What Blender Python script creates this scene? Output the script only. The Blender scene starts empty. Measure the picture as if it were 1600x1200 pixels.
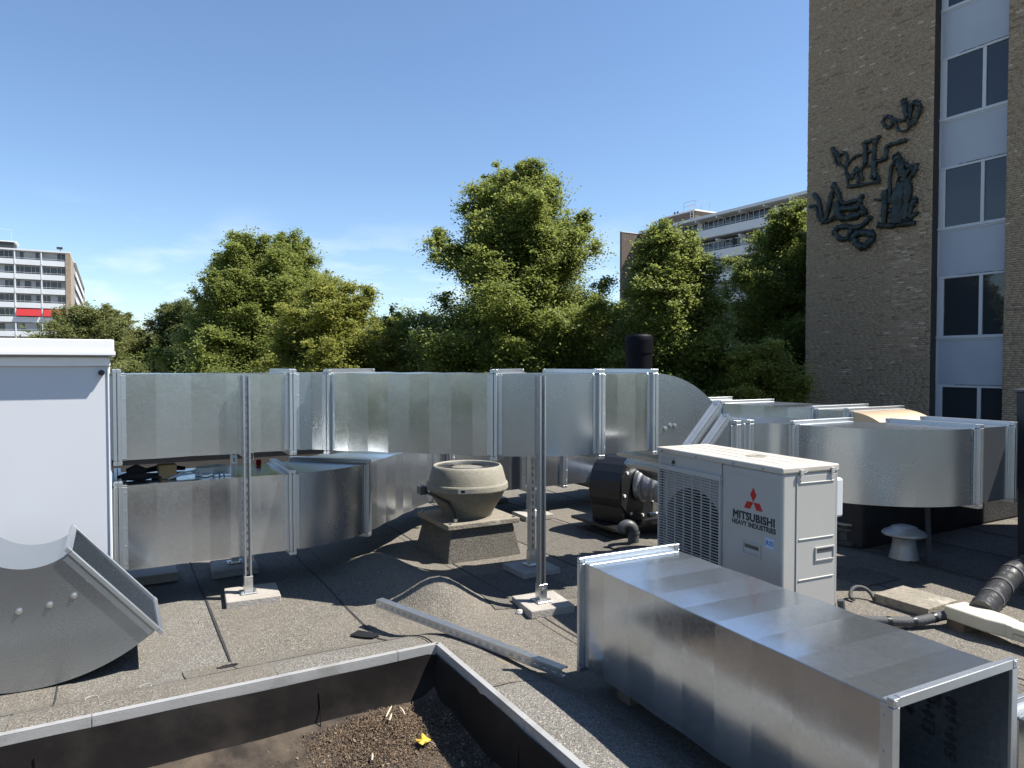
import bpy, bmesh, math, random
import numpy as np
from mathutils import Vector, Matrix
random.seed(7)
rng = np.random.default_rng(11)
R = math.radians
sc = bpy.context.scene
COL = sc.collection

# ------------------------------------------------------------------ camera, sky, sun, exposure
EYE = 1.47
cam = bpy.data.cameras.new('camera'); cam.sensor_width = 36.0; cam.lens = 24.95
cam.clip_start = 0.05; cam.clip_end = 3000
camo = bpy.data.objects.new('camera', cam); COL.objects.link(camo)
camo.location = (0, 0, EYE); camo.rotation_euler = (R(90 - 1.55), 0, 0)
sc.camera = camo

SUN_AZ, SUN_EL = 0.0, 56.0           # azimuth from +X towards +Y
world = bpy.data.worlds.new('World'); sc.world = world; world.use_nodes = True
wn, wl = world.node_tree.nodes, world.node_tree.links
bg = wn['Background']; bg.inputs[1].default_value = 0.096
sky = wn.new('ShaderNodeTexSky'); sky.sky_type = 'NISHITA'; sky.sun_disc = False
sky.sun_elevation = R(SUN_EL); sky.sun_rotation = R(90 - SUN_AZ)
sky.air_density = 1.0; sky.dust_density = 0.15; sky.ozone_density = 4.5; sky.altitude = 0
# thin wisps of cloud low over the horizon, all the way round
tc = wn.new('ShaderNodeTexCoord'); sep = wn.new('ShaderNodeSeparateXYZ')
mp = wn.new('ShaderNodeMapping'); mp.inputs['Scale'].default_value = (3.2, 3.2, 11.0); mp.inputs['Location'].default_value = (0.35, 0.1, 0.2)
nz = wn.new('ShaderNodeTexNoise'); nz.inputs['Scale'].default_value = 1.6; nz.inputs['Detail'].default_value = 6; nz.inputs['Roughness'].default_value = 0.55
rp = wn.new('ShaderNodeMapRange'); rp.inputs[1].default_value = 0.46; rp.inputs[2].default_value = 0.70
hz = wn.new('ShaderNodeMapRange'); hz.inputs[1].default_value = 0.21; hz.inputs[2].default_value = 0.07
mu = wn.new('ShaderNodeMath'); mu.operation = 'MULTIPLY'
m2 = wn.new('ShaderNodeMath'); m2.operation = 'MULTIPLY'; m2.inputs[1].default_value = 0.85
mx = wn.new('ShaderNodeMix'); mx.data_type = 'RGBA'; mx.inputs[7].default_value = (7.4, 7.7, 8.2, 1)
wl.new(tc.outputs['Generated'], sep.inputs[0]); wl.new(tc.outputs['Generated'], mp.inputs[0]); wl.new(mp.outputs[0], nz.inputs[0])
wl.new(nz.outputs[0], rp.inputs[0]); wl.new(sep.outputs[2], hz.inputs[0])
wl.new(rp.outputs[0], mu.inputs[0]); wl.new(hz.outputs[0], mu.inputs[1]); wl.new(mu.outputs[0], m2.inputs[0])
wl.new(m2.outputs[0], mx.inputs[0]); wl.new(sky.outputs[0], mx.inputs[6]); wl.new(mx.outputs[2], bg.inputs[0])

sl = bpy.data.lights.new('sun', 'SUN'); sl.energy = 5.0; sl.angle = R(0.53); sl.color = (1.0, 0.95, 0.87)
so = bpy.data.objects.new('sun', sl); COL.objects.link(so)
sd = Vector((math.cos(R(SUN_EL)) * math.cos(R(SUN_AZ)), math.cos(R(SUN_EL)) * math.sin(R(SUN_AZ)), math.sin(R(SUN_EL))))
so.rotation_euler = sd.to_track_quat('Z', 'Y').to_euler(); so.location = sd * 50
vs = sc.view_settings; vs.view_transform = 'Standard'; vs.look = 'None'; vs.gamma = 1; vs.exposure = 0.92; vs.use_curve_mapping = False
sc.cycles.max_bounces = 8; sc.cycles.diffuse_bounces = 3; sc.cycles.glossy_bounces = 4
sc.cycles.transmission_bounces = 4; sc.cycles.transparent_max_bounces = 8
sc.cycles.sample_clamp_indirect = 6.0; sc.cycles.caustics_reflective = False; sc.cycles.caustics_refractive = False
try:
    sc.cycles.use_denoising = True; sc.cycles.denoiser = 'OPENIMAGEDENOISE'
except Exception:
    pass

# ------------------------------------------------------------------ materials
MATS = {}
def new_mat(name):
    m = bpy.data.materials.new(name); m.use_nodes = True
    MATS[name] = m
    nt = m.node_tree
    return m, nt.nodes, nt.links, nt.nodes['Principled BSDF']

def ramp(n, stops):
    r = n.new('ShaderNodeValToRGB'); e = r.color_ramp.elements
    while len(e) < len(stops): e.new(0.5)
    for el, (p, c) in zip(e, stops):
        el.position = p; el.color = (*c, 1)
    return r

def mat(name, col, rough=0.6, metal=0.0, var=0.12, scale=6.0, bump=0.0, bscale=40.0, spec=None, coat=0.0, dirt=None, dirt_scale=2.0, dirt_amt=(0.5, 0.75)):
    """colour with mottling, optional dirt patches, fine relief"""
    m, n, l, p = new_mat(name)
    t = n.new('ShaderNodeTexCoord')
    nz = n.new('ShaderNodeTexNoise'); nz.inputs['Scale'].default_value = scale; nz.inputs['Detail'].default_value = 6
    l.new(t.outputs['Object'], nz.inputs[0])
    lo = tuple(c * (1 - var) for c in col); hi = tuple(min(1, c * (1 + var)) for c in col)
    r = ramp(n, [(0.3, lo), (0.7, hi)]); l.new(nz.outputs[0], r.inputs[0])
    out = r.outputs[0]
    if dirt:
        d = n.new('ShaderNodeTexNoise'); d.inputs['Scale'].default_value = dirt_scale; d.inputs['Detail'].default_value = 8; d.inputs['Roughness'].default_value = 0.65
        l.new(t.outputs['Object'], d.inputs[0])
        q = n.new('ShaderNodeMapRange'); q.inputs[1].default_value, q.inputs[2].default_value = dirt_amt
        l.new(d.outputs[0], q.inputs[0])
        x = n.new('ShaderNodeMix'); x.data_type = 'RGBA'; x.inputs[7].default_value = (*dirt, 1)
        l.new(q.outputs[0], x.inputs[0]); l.new(out, x.inputs[6]); out = x.outputs[2]
    l.new(out, p.inputs['Base Color'])
    p.inputs['Roughness'].default_value = rough; p.inputs['Metallic'].default_value = metal
    if spec is not None: p.inputs['Specular IOR Level'].default_value = spec
    if coat: p.inputs['Coat Weight'].default_value = coat
    if bump:
        b = n.new('ShaderNodeTexNoise'); b.inputs['Scale'].default_value = bscale; b.inputs['Detail'].default_value = 5
        l.new(t.outputs['Object'], b.inputs[0])
        bp = n.new('ShaderNodeBump'); bp.inputs['Strength'].default_value = bump; bp.inputs['Distance'].default_value = 0.01
        l.new(b.outputs[0], bp.inputs['Height']); l.new(bp.outputs[0], p.inputs['Normal'])
    return m

def galv(name, col, rough, spangle, wav=0.25, smudge=0.35, grain=0.0):
    """galvanised sheet: crystal spangle, faint oil-canning, rubbed and dusty marks"""
    m, n, l, p = new_mat(name)
    t = n.new('ShaderNodeTexCoord')
    v = n.new('ShaderNodeTexVoronoi'); v.inputs['Scale'].default_value = 95; l.new(t.outputs['Object'], v.inputs[0])
    nz = n.new('ShaderNodeTexNoise'); nz.inputs['Scale'].default_value = 2.3; nz.inputs['Detail'].default_value = 7; l.new(t.outputs['Object'], nz.inputs[0])
    mp = n.new('ShaderNodeMapping'); mp.inputs['Scale'].default_value = (2.2, 2.2, 1.3); l.new(t.outputs['Object'], mp.inputs[0])
    st = n.new('ShaderNodeTexNoise'); st.inputs['Scale'].default_value = 3; st.inputs['Detail'].default_value = 7; l.new(mp.outputs[0], st.inputs[0])
    sepc = n.new('ShaderNodeSeparateColor'); l.new(v.outputs['Color'], sepc.inputs[0])
    # colour
    c0 = n.new('ShaderNodeMix'); c0.data_type = 'RGBA'
    c0.inputs[6].default_value = (*[c * (1 - spangle) for c in col], 1); c0.inputs[7].default_value = (*[min(1, c * (1 + spangle)) for c in col], 1)
    l.new(sepc.outputs[0], c0.inputs[0])
    sm = n.new('ShaderNodeMapRange'); sm.inputs[1].default_value = 0.60; sm.inputs[2].default_value = 0.82; sm.inputs[4].default_value = smudge; l.new(st.outputs[0], sm.inputs[0])
    c1 = n.new('ShaderNodeMix'); c1.data_type = 'RGBA'; c1.inputs[7].default_value = (0.66, 0.66, 0.64, 1)
    l.new(sm.outputs[0], c1.inputs[0]); l.new(c0.outputs[2], c1.inputs[6]); at = n.new('ShaderNodeAttribute'); at.attribute_name = 'tint'
    av = n.new('ShaderNodeMath'); av.operation = 'MULTIPLY_ADD'; av.inputs[1].default_value = 0.17; av.inputs[2].default_value = 0.90; l.new(at.outputs['Fac'], av.inputs[0])  # band tint: reflection differences put into the colour
    cm = n.new('ShaderNodeVectorMath'); cm.operation = 'SCALE'; l.new(c1.outputs[2], cm.inputs[0]); l.new(av.outputs[0], cm.inputs['Scale']); l.new(cm.outputs[0], p.inputs['Base Color'])
    # roughness
    ro = n.new('ShaderNodeMath'); ro.operation = 'MULTIPLY_ADD'; ro.inputs[1].default_value = spangle; ro.inputs[2].default_value = rough
    l.new(sepc.outputs[1], ro.inputs[0])
    ra = n.new('ShaderNodeMath'); ra.operation = 'MULTIPLY_ADD'; ra.inputs[1].default_value = 0.13; l.new(nz.outputs[0], ra.inputs[0]); l.new(ro.outputs[0], ra.inputs[2])
    rb = n.new('ShaderNodeMath'); rb.operation = 'MULTIPLY_ADD'; rb.inputs[1].default_value = 0.4; l.new(sm.outputs[0], rb.inputs[0]); l.new(ra.outputs[0], rb.inputs[2])
    rc = n.new('ShaderNodeMath'); rc.operation = 'MULTIPLY_ADD'; rc.inputs[1].default_value = 0.07; l.new(at.outputs['Fac'], rc.inputs[0]); l.new(rb.outputs[0], rc.inputs[2]); l.new(rc.outputs[0], p.inputs['Roughness'])
    p.inputs['Metallic'].default_value = 0.92
    w = n.new('ShaderNodeTexNoise'); w.inputs['Scale'].default_value = 3.4; w.inputs['Detail'].default_value = 2; l.new(t.outputs['Object'], w.inputs[0])
    b1 = n.new('ShaderNodeBump'); b1.inputs['Strength'].default_value = wav; b1.inputs['Distance'].default_value = 0.02; l.new(w.outputs[0], b1.inputs['Height'])
    b2 = n.new('ShaderNodeBump'); b2.inputs['Strength'].default_value = grain; b2.inputs['Distance'].default_value = 0.002; l.new(sepc.outputs[2], b2.inputs['Height'])
    l.new(b1.outputs[0], b2.inputs['Normal']); l.new(b2.outputs[0], p.inputs['Normal'])
    return m

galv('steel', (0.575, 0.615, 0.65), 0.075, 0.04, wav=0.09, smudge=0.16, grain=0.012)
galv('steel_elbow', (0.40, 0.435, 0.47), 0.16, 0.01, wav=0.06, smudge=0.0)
galv('steel_flange', (0.56, 0.59, 0.61), 0.26, 0.03, wav=0.03, smudge=0.0)
galv('strut_steel', (0.55, 0.57, 0.59), 0.30, 0.05, wav=0.03, smudge=0.0)
galv('steel_brick_reflect', (0.56, 0.43, 0.30), 0.38, 0.03, wav=0.05, smudge=0.1)  # reflection of the brick building painted in as tan metal colour
mat('zinc_bolt', (0.66, 0.67, 0.66), 0.3, 0.9)
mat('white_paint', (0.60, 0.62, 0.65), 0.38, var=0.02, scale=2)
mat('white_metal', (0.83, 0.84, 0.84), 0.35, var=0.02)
mat('unit_paint', (0.43, 0.422, 0.39), 0.42, var=0.03, scale=5, dirt=(0.42, 0.39, 0.34), dirt_scale=3.0, dirt_amt=(0.58, 0.95))
mat('unit_lid', (0.50, 0.465, 0.395), 0.5, var=0.06, scale=7, dirt=(0.40, 0.35, 0.27), dirt_scale=4.0, dirt_amt=(0.5, 0.85))
mat('unit_grille', (0.43, 0.425, 0.405), 0.45, var=0.03)
mat('unit_dark', (0.015, 0.016, 0.018), 0.6)
mat('coil', (0.10, 0.105, 0.11), 0.5, metal=0.5)
mat('logo_red', (0.45, 0.012, 0.012), 0.4, var=0.03)
mat('logo_black', (0.012, 0.016, 0.02), 0.45)
mat('sticker_blue', (0.42, 0.55, 0.72), 0.5, var=0.03)
mat('sticker_ink', (0.05, 0.13, 0.40), 0.5)
mat('sticker_grey', (0.38, 0.38, 0.36), 0.5)
mat('black_plastic', (0.012, 0.012, 0.013), 0.38)
mat('blower_black', (0.010, 0.010, 0.011), 0.42, bump=0.1, bscale=90)
mat('flue_black', (0.003, 0.0035, 0.006), 0.6, spec=0.12)
mat('insul_black', (0.035, 0.036, 0.038), 0.35, bump=0.5, bscale=35)
mat('foil_tape', (0.10, 0.10, 0.105), 0.3, bump=0.4, bscale=30)
mat('foam_grey', (0.07, 0.072, 0.075), 0.75, bump=0.3, bscale=80)
mat('pvc_grey', (0.075, 0.078, 0.08), 0.45)
mat('hose_grey', (0.26, 0.27, 0.29), 0.42, metal=0.3, bump=0.5, bscale=40)
mat('fan_paint', (0.285, 0.270, 0.225), 0.75, var=0.14, scale=60, bump=0.35, bscale=120, dirt=(0.22, 0.205, 0.16), dirt_scale=6, dirt_amt=(0.45, 0.8))
mat('fan_bowl', (0.20, 0.185, 0.145), 0.6, var=0.12, scale=30, bump=0.15, bscale=90, dirt=(0.15, 0.14, 0.11), dirt_scale=3)
mat('concrete', (0.37, 0.345, 0.31), 0.85, var=0.10, scale=14, bump=0.5, bscale=90, dirt=(0.30, 0.27, 0.23), dirt_scale=5, dirt_amt=(0.45, 0.8))
mat('old_concrete', (0.24, 0.215, 0.17), 0.9, var=0.2, scale=30, bump=0.7, bscale=90, dirt=(0.42, 0.39, 0.33), dirt_scale=4, dirt_amt=(0.56, 0.66))
mat('aluminium', (0.44, 0.435, 0.42), 0.45, metal=0.35, var=0.05, bump=0.1, bscale=60, dirt=(0.30, 0.29, 0.27), dirt_scale=5)
mat('epdm', (0.014, 0.012, 0.011), 0.6, spec=0.18, var=0.25, scale=4, bump=0.25, bscale=9, dirt=(0.05, 0.043, 0.036), dirt_scale=2.5, dirt_amt=(0.46, 0.9))
mat('trunking', (0.62, 0.57, 0.44), 0.42, var=0.04, dirt=(0.52, 0.47, 0.36), dirt_scale=6, dirt_amt=(0.55, 0.9))
mat('cardboard', (0.42, 0.28, 0.13), 0.8, var=0.08)
mat('cloth_black', (0.018, 0.018, 0.02), 0.85, bump=0.6, bscale=90)
mat('cable_white', (0.70, 0.72, 0.74), 0.4)
mat('bracket', (0.30, 0.33, 0.34), 0.4, metal=0.8)
mat('timber', (0.16, 0.12, 0.085), 0.85, bump=0.5, bscale=50)
mat('panel_dark', (0.022, 0.024, 0.028), 0.55)
mat('bronze', (0.028, 0.036, 0.034), 0.48, metal=0.35, var=0.4, scale=9, bump=1.0, bscale=22, dirt=(0.07, 0.105, 0.09), dirt_scale=5, dirt_amt=(0.5, 0.8))
mat('frame_white', (0.56, 0.57, 0.58), 0.45, var=0.03)
mat('spandrel', (0.41, 0.43, 0.47), 0.5, var=0.04, scale=1.3, dirt=(0.36, 0.38, 0.42), dirt_scale=0.9, dirt_amt=(0.5, 1.0))
mat('grime', (0.16, 0.16, 0.15), 0.9)
mat('concrete_white', (0.62, 0.63, 0.63), 0.7, var=0.04, scale=0.6)
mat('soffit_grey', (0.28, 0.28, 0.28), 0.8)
mat('brick_far', (0.13, 0.10, 0.08), 0.9, var=0.12, scale=3)
mat('brick_tan', (0.30, 0.235, 0.17), 0.9, var=0.15, scale=1.5)
mat('roof_felt_far', (0.12, 0.12, 0.12), 0.9)
mat('awning_red', (0.36, 0.012, 0.016), 0.8)
mat('blind', (0.55, 0.56, 0.56), 0.8)
mat('mortar', (0.235, 0.182, 0.128), 0.95, bump=0.3, bscale=60)
mat('jamb_dark', (0.05, 0.045, 0.04), 0.9)
mat('bark', (0.075, 0.06, 0.045), 0.95, bump=0.8, bscale=12)
mat('grass', (0.175, 0.178, 0.17), 0.95, var=0.25, scale=0.3)
mat('pen_ink', (0.006, 0.006, 0.010), 0.6)
mat('leaf_yellow', (0.58, 0.40, 0.05), 0.6, var=0.25, scale=25)
mat('twig', (0.46, 0.38, 0.28), 0.85)
mat('stone', (0.50, 0.49, 0.46), 0.8)
mat('epdm_floor', (0.035, 0.029, 0.024), 0.8, spec=0.15, var=0.3, scale=7, bump=0.4, bscale=30, dirt=(0.12, 0.093, 0.068), dirt_scale=3.5, dirt_amt=(0.40, 0.72))
mat('bitumen', (0.028, 0.028, 0.03), 0.8, bump=0.6, bscale=40, var=0.3)
mat('rubber_patch', (0.012, 0.012, 0.013), 0.5)

def glass(name, col, rough=0.03):
    m, n, l, p = new_mat(name)
    p.inputs['Base Color'].default_value = (*col, 1); p.inputs['Roughness'].default_value = rough
    p.inputs['Specular IOR Level'].default_value = 0.62
    t = n.new('ShaderNodeTexCoord'); w = n.new('ShaderNodeTexNoise'); w.inputs['Scale'].default_value = 0.7; l.new(t.outputs['Object'], w.inputs[0])
    b = n.new('ShaderNodeBump'); b.inputs['Strength'].default_value = 0.05; b.inputs['Distance'].default_value = 0.05
    l.new(w.outputs[0], b.inputs['Height']); l.new(b.outputs[0], p.inputs['Normal'])
glass('glass', (0.035, 0.038, 0.044))
glass('glass_far', (0.035, 0.042, 0.05), 0.08)

# mineral roofing felt
def felt(name, tone, brown):
    m, n, l, p = new_mat(name)
    t = n.new('ShaderNodeTexCoord')
    f = n.new('ShaderNodeTexVoronoi'); f.inputs['Scale'].default_value = 190; l.new(t.outputs['Object'], f.inputs[0])
    s = n.new('ShaderNodeSeparateColor'); l.new(f.outputs['Color'], s.inputs[0])
    g = ramp(n, [(0.0, tuple(c * 0.55 for c in tone)), (0.5, tone), (0.82, tuple(c * 1.3 for c in tone)), (1.0, tuple(min(1, c * 2.1) for c in tone))])
    l.new(s.outputs[0], g.inputs[0])
    a = n.new('ShaderNodeTexNoise'); a.inputs['Scale'].default_value = 1.7; a.inputs['Detail'].default_value = 9; a.inputs['Roughness'].default_value = 0.62; l.new(t.outputs['Object'], a.inputs[0])
    ar = n.new('ShaderNodeMapRange'); ar.inputs[1].default_value = 0.42; ar.inputs[2].default_value = 0.72; ar.inputs[4].default_value = 0.7; l.new(a.outputs[0], ar.inputs[0])
    x = n.new('ShaderNodeMix'); x.data_type = 'RGBA'; x.inputs[7].default_value = (*brown, 1); l.new(ar.outputs[0], x.inputs[0]); l.new(g.outputs[0], x.inputs[6])
    b = n.new('ShaderNodeTexNoise'); b.inputs['Scale'].default_value = 4.5; b.inputs['Detail'].default_value = 8; b.inputs['Roughness'].default_value = 0.7; l.new(t.outputs['Object'], b.inputs[0])
    br = n.new('ShaderNodeMapRange'); br.inputs[1].default_value = 0.56; br.inputs[2].default_value = 0.74; br.inputs[4].default_value = 0.55; l.new(b.outputs[0], br.inputs[0])
    y = n.new('ShaderNodeMix'); y.data_type = 'RGBA'; y.inputs[7].default_value = (*[c * 0.42 for c in tone], 1); l.new(br.outputs[0], y.inputs[0]); l.new(x.outputs[2], y.inputs[6])
    # lichen / rust-yellow spots
    k = n.new('ShaderNodeTexNoise'); k.inputs['Scale'].default_value = 3.1; k.inputs['Detail'].default_value = 5; k.noise_dimensions = '4D'; k.inputs['W'].default_value = 3.0; l.new(t.outputs['Object'], k.inputs[0])
    kr = n.new('ShaderNodeMapRange'); kr.inputs[1].default_value = 0.68; kr.inputs[2].default_value = 0.8; kr.inputs[4].default_value = 0.6; l.new(k.outputs[0], kr.inputs[0])
    z = n.new('ShaderNodeMix'); z.data_type = 'RGBA'; z.inputs[7].default_value = (0.26, 0.20, 0.09, 1); l.new(kr.outputs[0], z.inputs[0]); l.new(y.outputs[2], z.inputs[6])
    l.new(z.outputs[2], p.inputs['Base Color']); p.inputs['Roughness'].default_value = 0.92
    p.inputs['Specular IOR Level'].default_value = 0.25
    bp = n.new('ShaderNodeBump'); bp.inputs['Strength'].default_value = 0.8; bp.inputs['Distance'].default_value = 0.004; l.new(f.outputs['Distance'], bp.inputs['Height'])
    b3 = n.new('ShaderNodeBump'); b3.inputs['Strength'].default_value = 0.5; b3.inputs['Distance'].default_value = 0.03; l.new(b.outputs[0], b3.inputs['Height']); l.new(bp.outputs[0], b3.inputs['Normal'])
    l.new(b3.outputs[0], p.inputs['Normal'])
felt('felt', (0.152, 0.139, 0.118), (0.190, 0.170, 0.139))
felt('felt_light', (0.171, 0.161, 0.143), (0.167, 0.154, 0.131))
felt('felt_dark', (0.116, 0.107, 0.093), (0.141, 0.128, 0.109))

def attr_mat(name, stops, rough, trans=0.0, attr='tint'):
    m, n, l, p = new_mat(name)
    a = n.new('ShaderNodeAttribute'); a.attribute_name = attr
    r = ramp(n, stops); l.new(a.outputs['Fac'], r.inputs[0]); l.new(r.outputs[0], p.inputs['Base Color'])
    p.inputs['Roughness'].default_value = rough
    if trans:
        p.inputs['Specular IOR Level'].default_value = 0.35
        tr = n.new('ShaderNodeBsdfTranslucent'); hs = n.new('ShaderNodeHueSaturation'); hs.inputs['Value'].default_value = 1.7; hs.inputs['Hue'].default_value = 0.485
        l.new(r.outputs[0], hs.inputs['Color']); l.new(hs.outputs[0], tr.inputs[0])
        ms = n.new('ShaderNodeMixShader'); ms.inputs[0].default_value = trans
        l.new(p.outputs[0], ms.inputs[1]); l.new(tr.outputs[0], ms.inputs[2]); l.new(ms.outputs[0], n['Material Output'].inputs[0])
    return m
attr_mat('leaf_mid', [(0, (0.092, 0.125, 0.032)), (0.5, (0.163, 0.205, 0.050)), (1, (0.259, 0.291, 0.082))], 0.5, 0.5)
attr_mat('leaf_dark', [(0, (0.060, 0.081, 0.030)), (0.6, (0.109, 0.136, 0.044)), (1, (0.186, 0.201, 0.069))], 0.5, 0.4)
attr_mat('leaf_light', [(0, (0.117, 0.137, 0.030)), (0.5, (0.203, 0.228, 0.048)), (1, (0.308, 0.314, 0.080))], 0.5, 0.5)
attr_mat('leaf_olive', [(0, (0.090, 0.113, 0.036)), (0.5, (0.164, 0.187, 0.063)), (1, (0.269, 0.276, 0.120))], 0.55, 0.4)
attr_mat('brick', [(0, (0.218, 0.147, 0.092)), (0.3, (0.360, 0.262, 0.168)), (0.75, (0.443, 0.328, 0.215)), (1, (0.590, 0.472, 0.336))], 0.9)
attr_mat('litter', [(0, (0.055, 0.037, 0.024)), (0.55, (0.150, 0.102, 0.064)), (0.9, (0.25, 0.185, 0.12)), (1, (0.42, 0.35, 0.26))], 0.9)

# ------------------------------------------------------------------ mesh helpers
class MB:
    def __init__(s): s.v = []; s.f = []; s.sm = []
    def add(s, vs, fs, smooth=False):
        o = len(s.v); s.v += [tuple(v) for v in vs]; s.f += [tuple(i + o for i in f) for f in fs]; s.sm += [smooth] * len(fs); return s
    def box(s, c, d, ax=None):
        """box of full size d centred at c; ax = three axis vectors"""
        c = Vector(c); h = [x / 2 for x in d]
        X, Y, Z = ax or (Vector((1, 0, 0)), Vector((0, 1, 0)), Vector((0, 0, 1)))
        vs = [c + X * (sx * h[0]) + Y * (sy * h[1]) + Z * (sz * h[2]) for sz in (-1, 1) for sy in (-1, 1) for sx in (-1, 1)]
        return s.add(vs, [(0, 2, 3, 1), (4, 5, 7, 6), (0, 1, 5, 4), (2, 6, 7, 3), (0, 4, 6, 2), (1, 3, 7, 5)])
    def ext(s, x0, x1, y0, y1, z0, z1): return s.box(((x0 + x1) / 2, (y0 + y1) / 2, (z0 + z1) / 2), (x1 - x0, y1 - y0, z1 - z0))
    def bar(s, p, q, w, h, up=(0, 0, 1)):
        p, q = Vector(p), Vector(q); X = (q - p).normalized(); U = Vector(up)
        if abs(X.dot(U)) > 0.99: U = Vector((0, 1, 0))
        Y = U.cross(X).normalized(); Z = X.cross(Y)
        return s.box((p + q) / 2, ((q - p).length, w, h), (X, Y, Z))
    def tube(s, pts, r, seg=12, caps=True):
        pts = [Vector(p) for p in pts]; n = len(pts); rs = r if isinstance(r, (list, tuple)) else [r] * n
        vs = []; prev = None
        for i, p in enumerate(pts):
            t = (pts[min(i + 1, n - 1)] - pts[max(i - 1, 0)]).normalized()
            if prev is None:
                a = Vector((0, 0, 1)) if abs(t.z) < 0.9 else Vector((1, 0, 0)); X = t.cross(a).normalized()
            else:
                X = (prev - t * prev.dot(t)).normalized()
            Y = t.cross(X); prev = X
            vs += [p + (X * math.cos(k * math.tau / seg) + Y * math.sin(k * math.tau / seg)) * rs[i] for k in range(seg)]
        fs = [(i * seg + k, i * seg + (k + 1) % seg, (i + 1) * seg + (k + 1) % seg, (i + 1) * seg + k) for i in range(n - 1) for k in range(seg)]
        s.add(vs, fs, True)
        if caps:
            s.add(vs[:seg][::-1], [tuple(range(seg))]); s.add(vs[-seg:], [tuple(range(seg))])
        return s
    def lathe(s, prof, c=(0, 0, 0), seg=40, sharp=True):
        """profile [(r,z)..]; each band gets its own verts so that edges stay crisp"""
        c = Vector(c)
        def ring(r, z): return [c + Vector((r * math.cos(k * math.tau / seg), r * math.sin(k * math.tau / seg), z)) for k in range(seg)]
        if sharp:
            for (r0, z0), (r1, z1) in zip(prof, prof[1:]):
                s.add(ring(r0, z0) + ring(r1, z1), [(k, (k + 1) % seg, seg + (k + 1) % seg, seg + k) for k in range(seg)], True)
        else:
            vs = []
            for r, z in prof: vs += ring(r, z)
            s.add(vs, [(i * seg + k, i * seg + (k + 1) % seg, (i + 1) * seg + (k + 1) % seg, (i + 1) * seg + k) for i in range(len(prof) - 1) for k in range(seg)], True)
        return s
    def prism(s, poly, z0, z1, M=None):
        n = len(poly); M = M or Matrix.Identity(4)
        vs = [M @ Vector((x, y, z0)) for x, y in poly] + [M @ Vector((x, y, z1)) for x, y in poly]
        return s.add(vs, [tuple(range(n))[::-1], tuple(range(n, 2 * n))] + [(i, (i + 1) % n, n + (i + 1) % n, n + i) for i in range(n)])
    def build(s, name, m, parent=None, bevel=0.0, solid=0.0, bseg=2):
        me = bpy.data.meshes.new(name); me.from_pydata(s.v, [], s.f)
        me.polygons.foreach_set('use_smooth', s.sm); me.update()
        me.materials.append(MATS[m])
        o = bpy.data.objects.new(name, me); COL.objects.link(o)
        if parent: o.parent = parent
        if solid:
            md = o.modifiers.new('sheet', 'SOLIDIFY'); md.thickness = solid; md.offset = -1
        if bevel:
            md = o.modifiers.new('edge', 'BEVEL'); md.width = bevel; md.segments = bseg; md.limit_method = 'ANGLE'; md.angle_limit = R(40)
        return o

def tag(o, label=None, cat=None, group=None, kind=None):
    if label: o['label'] = label
    if cat: o['category'] = cat
    if group: o['group'] = group
    if kind: o['kind'] = kind
    return o
def thing(name, label, cat, loc=(0, 0, 0), rotz=0.0, group=None):
    o = bpy.data.objects.new(name, None); COL.objects.link(o); o.empty_display_size = 0.1
    o.location = loc; o.rotation_euler = (0, 0, rotz)
    return tag(o, label, cat, group)
def put(o, loc, rotz=0.0):
    o.location = loc; o.rotation_euler = (0, 0, rotz); return o
def copy_tree(o, parent=None):
    c = o.copy(); COL.objects.link(c); c.parent = parent
    for ch in list(o.children): copy_tree(ch, c)
    return c
def raw_mesh(name, verts, faces4, m, parent=None, tint=None, smooth=False):
    """fast quad mesh from numpy arrays, optional per-face tint attribute"""
    me = bpy.data.meshes.new(name); nv, nf = len(verts), len(faces4)
    me.vertices.add(nv); me.vertices.foreach_set('co', np.asarray(verts, np.float32).ravel())
    me.loops.add(nf * 4); me.loops.foreach_set('vertex_index', np.asarray(faces4, np.int32).ravel())
    me.polygons.add(nf); me.polygons.foreach_set('loop_start', np.arange(nf, dtype=np.int32) * 4)
    me.polygons.foreach_set('loop_total', np.full(nf, 4, np.int32))
    if smooth: me.polygons.foreach_set('use_smooth', np.ones(nf, bool))
    me.update(calc_edges=True)
    if tint is not None:
        a = me.attributes.new('tint', 'FLOAT', 'FACE'); a.data.foreach_set('value', np.asarray(tint, np.float32))
    me.materials.append(MATS[m])
    o = bpy.data.objects.new(name, me); COL.objects.link(o)
    if parent: o.parent = parent
    return o

# roof grid: a runs along the ducts, b away from the viewer; turned 29.5 degrees from world x,y
TH = R(29.5); CT, ST = math.cos(TH), math.sin(TH)
def W(a, b, z=0.0): return (a * CT - b * ST, a * ST + b * CT, z)
def toG(x, y): return (x * CT + y * ST, -x * ST + y * CT)

# ------------------------------------------------------------------ far ground
MB().add([(-1500, -1500, -5.2), (1500, -1500, -5.2), (1500, 1500, -5.2), (-1500, 1500, -5.2)], [(0, 1, 2, 3)]).build('ground', 'grass')
tag(bpy.data.objects['ground'], 'grassy ground far below the roof', kind='structure')

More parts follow.
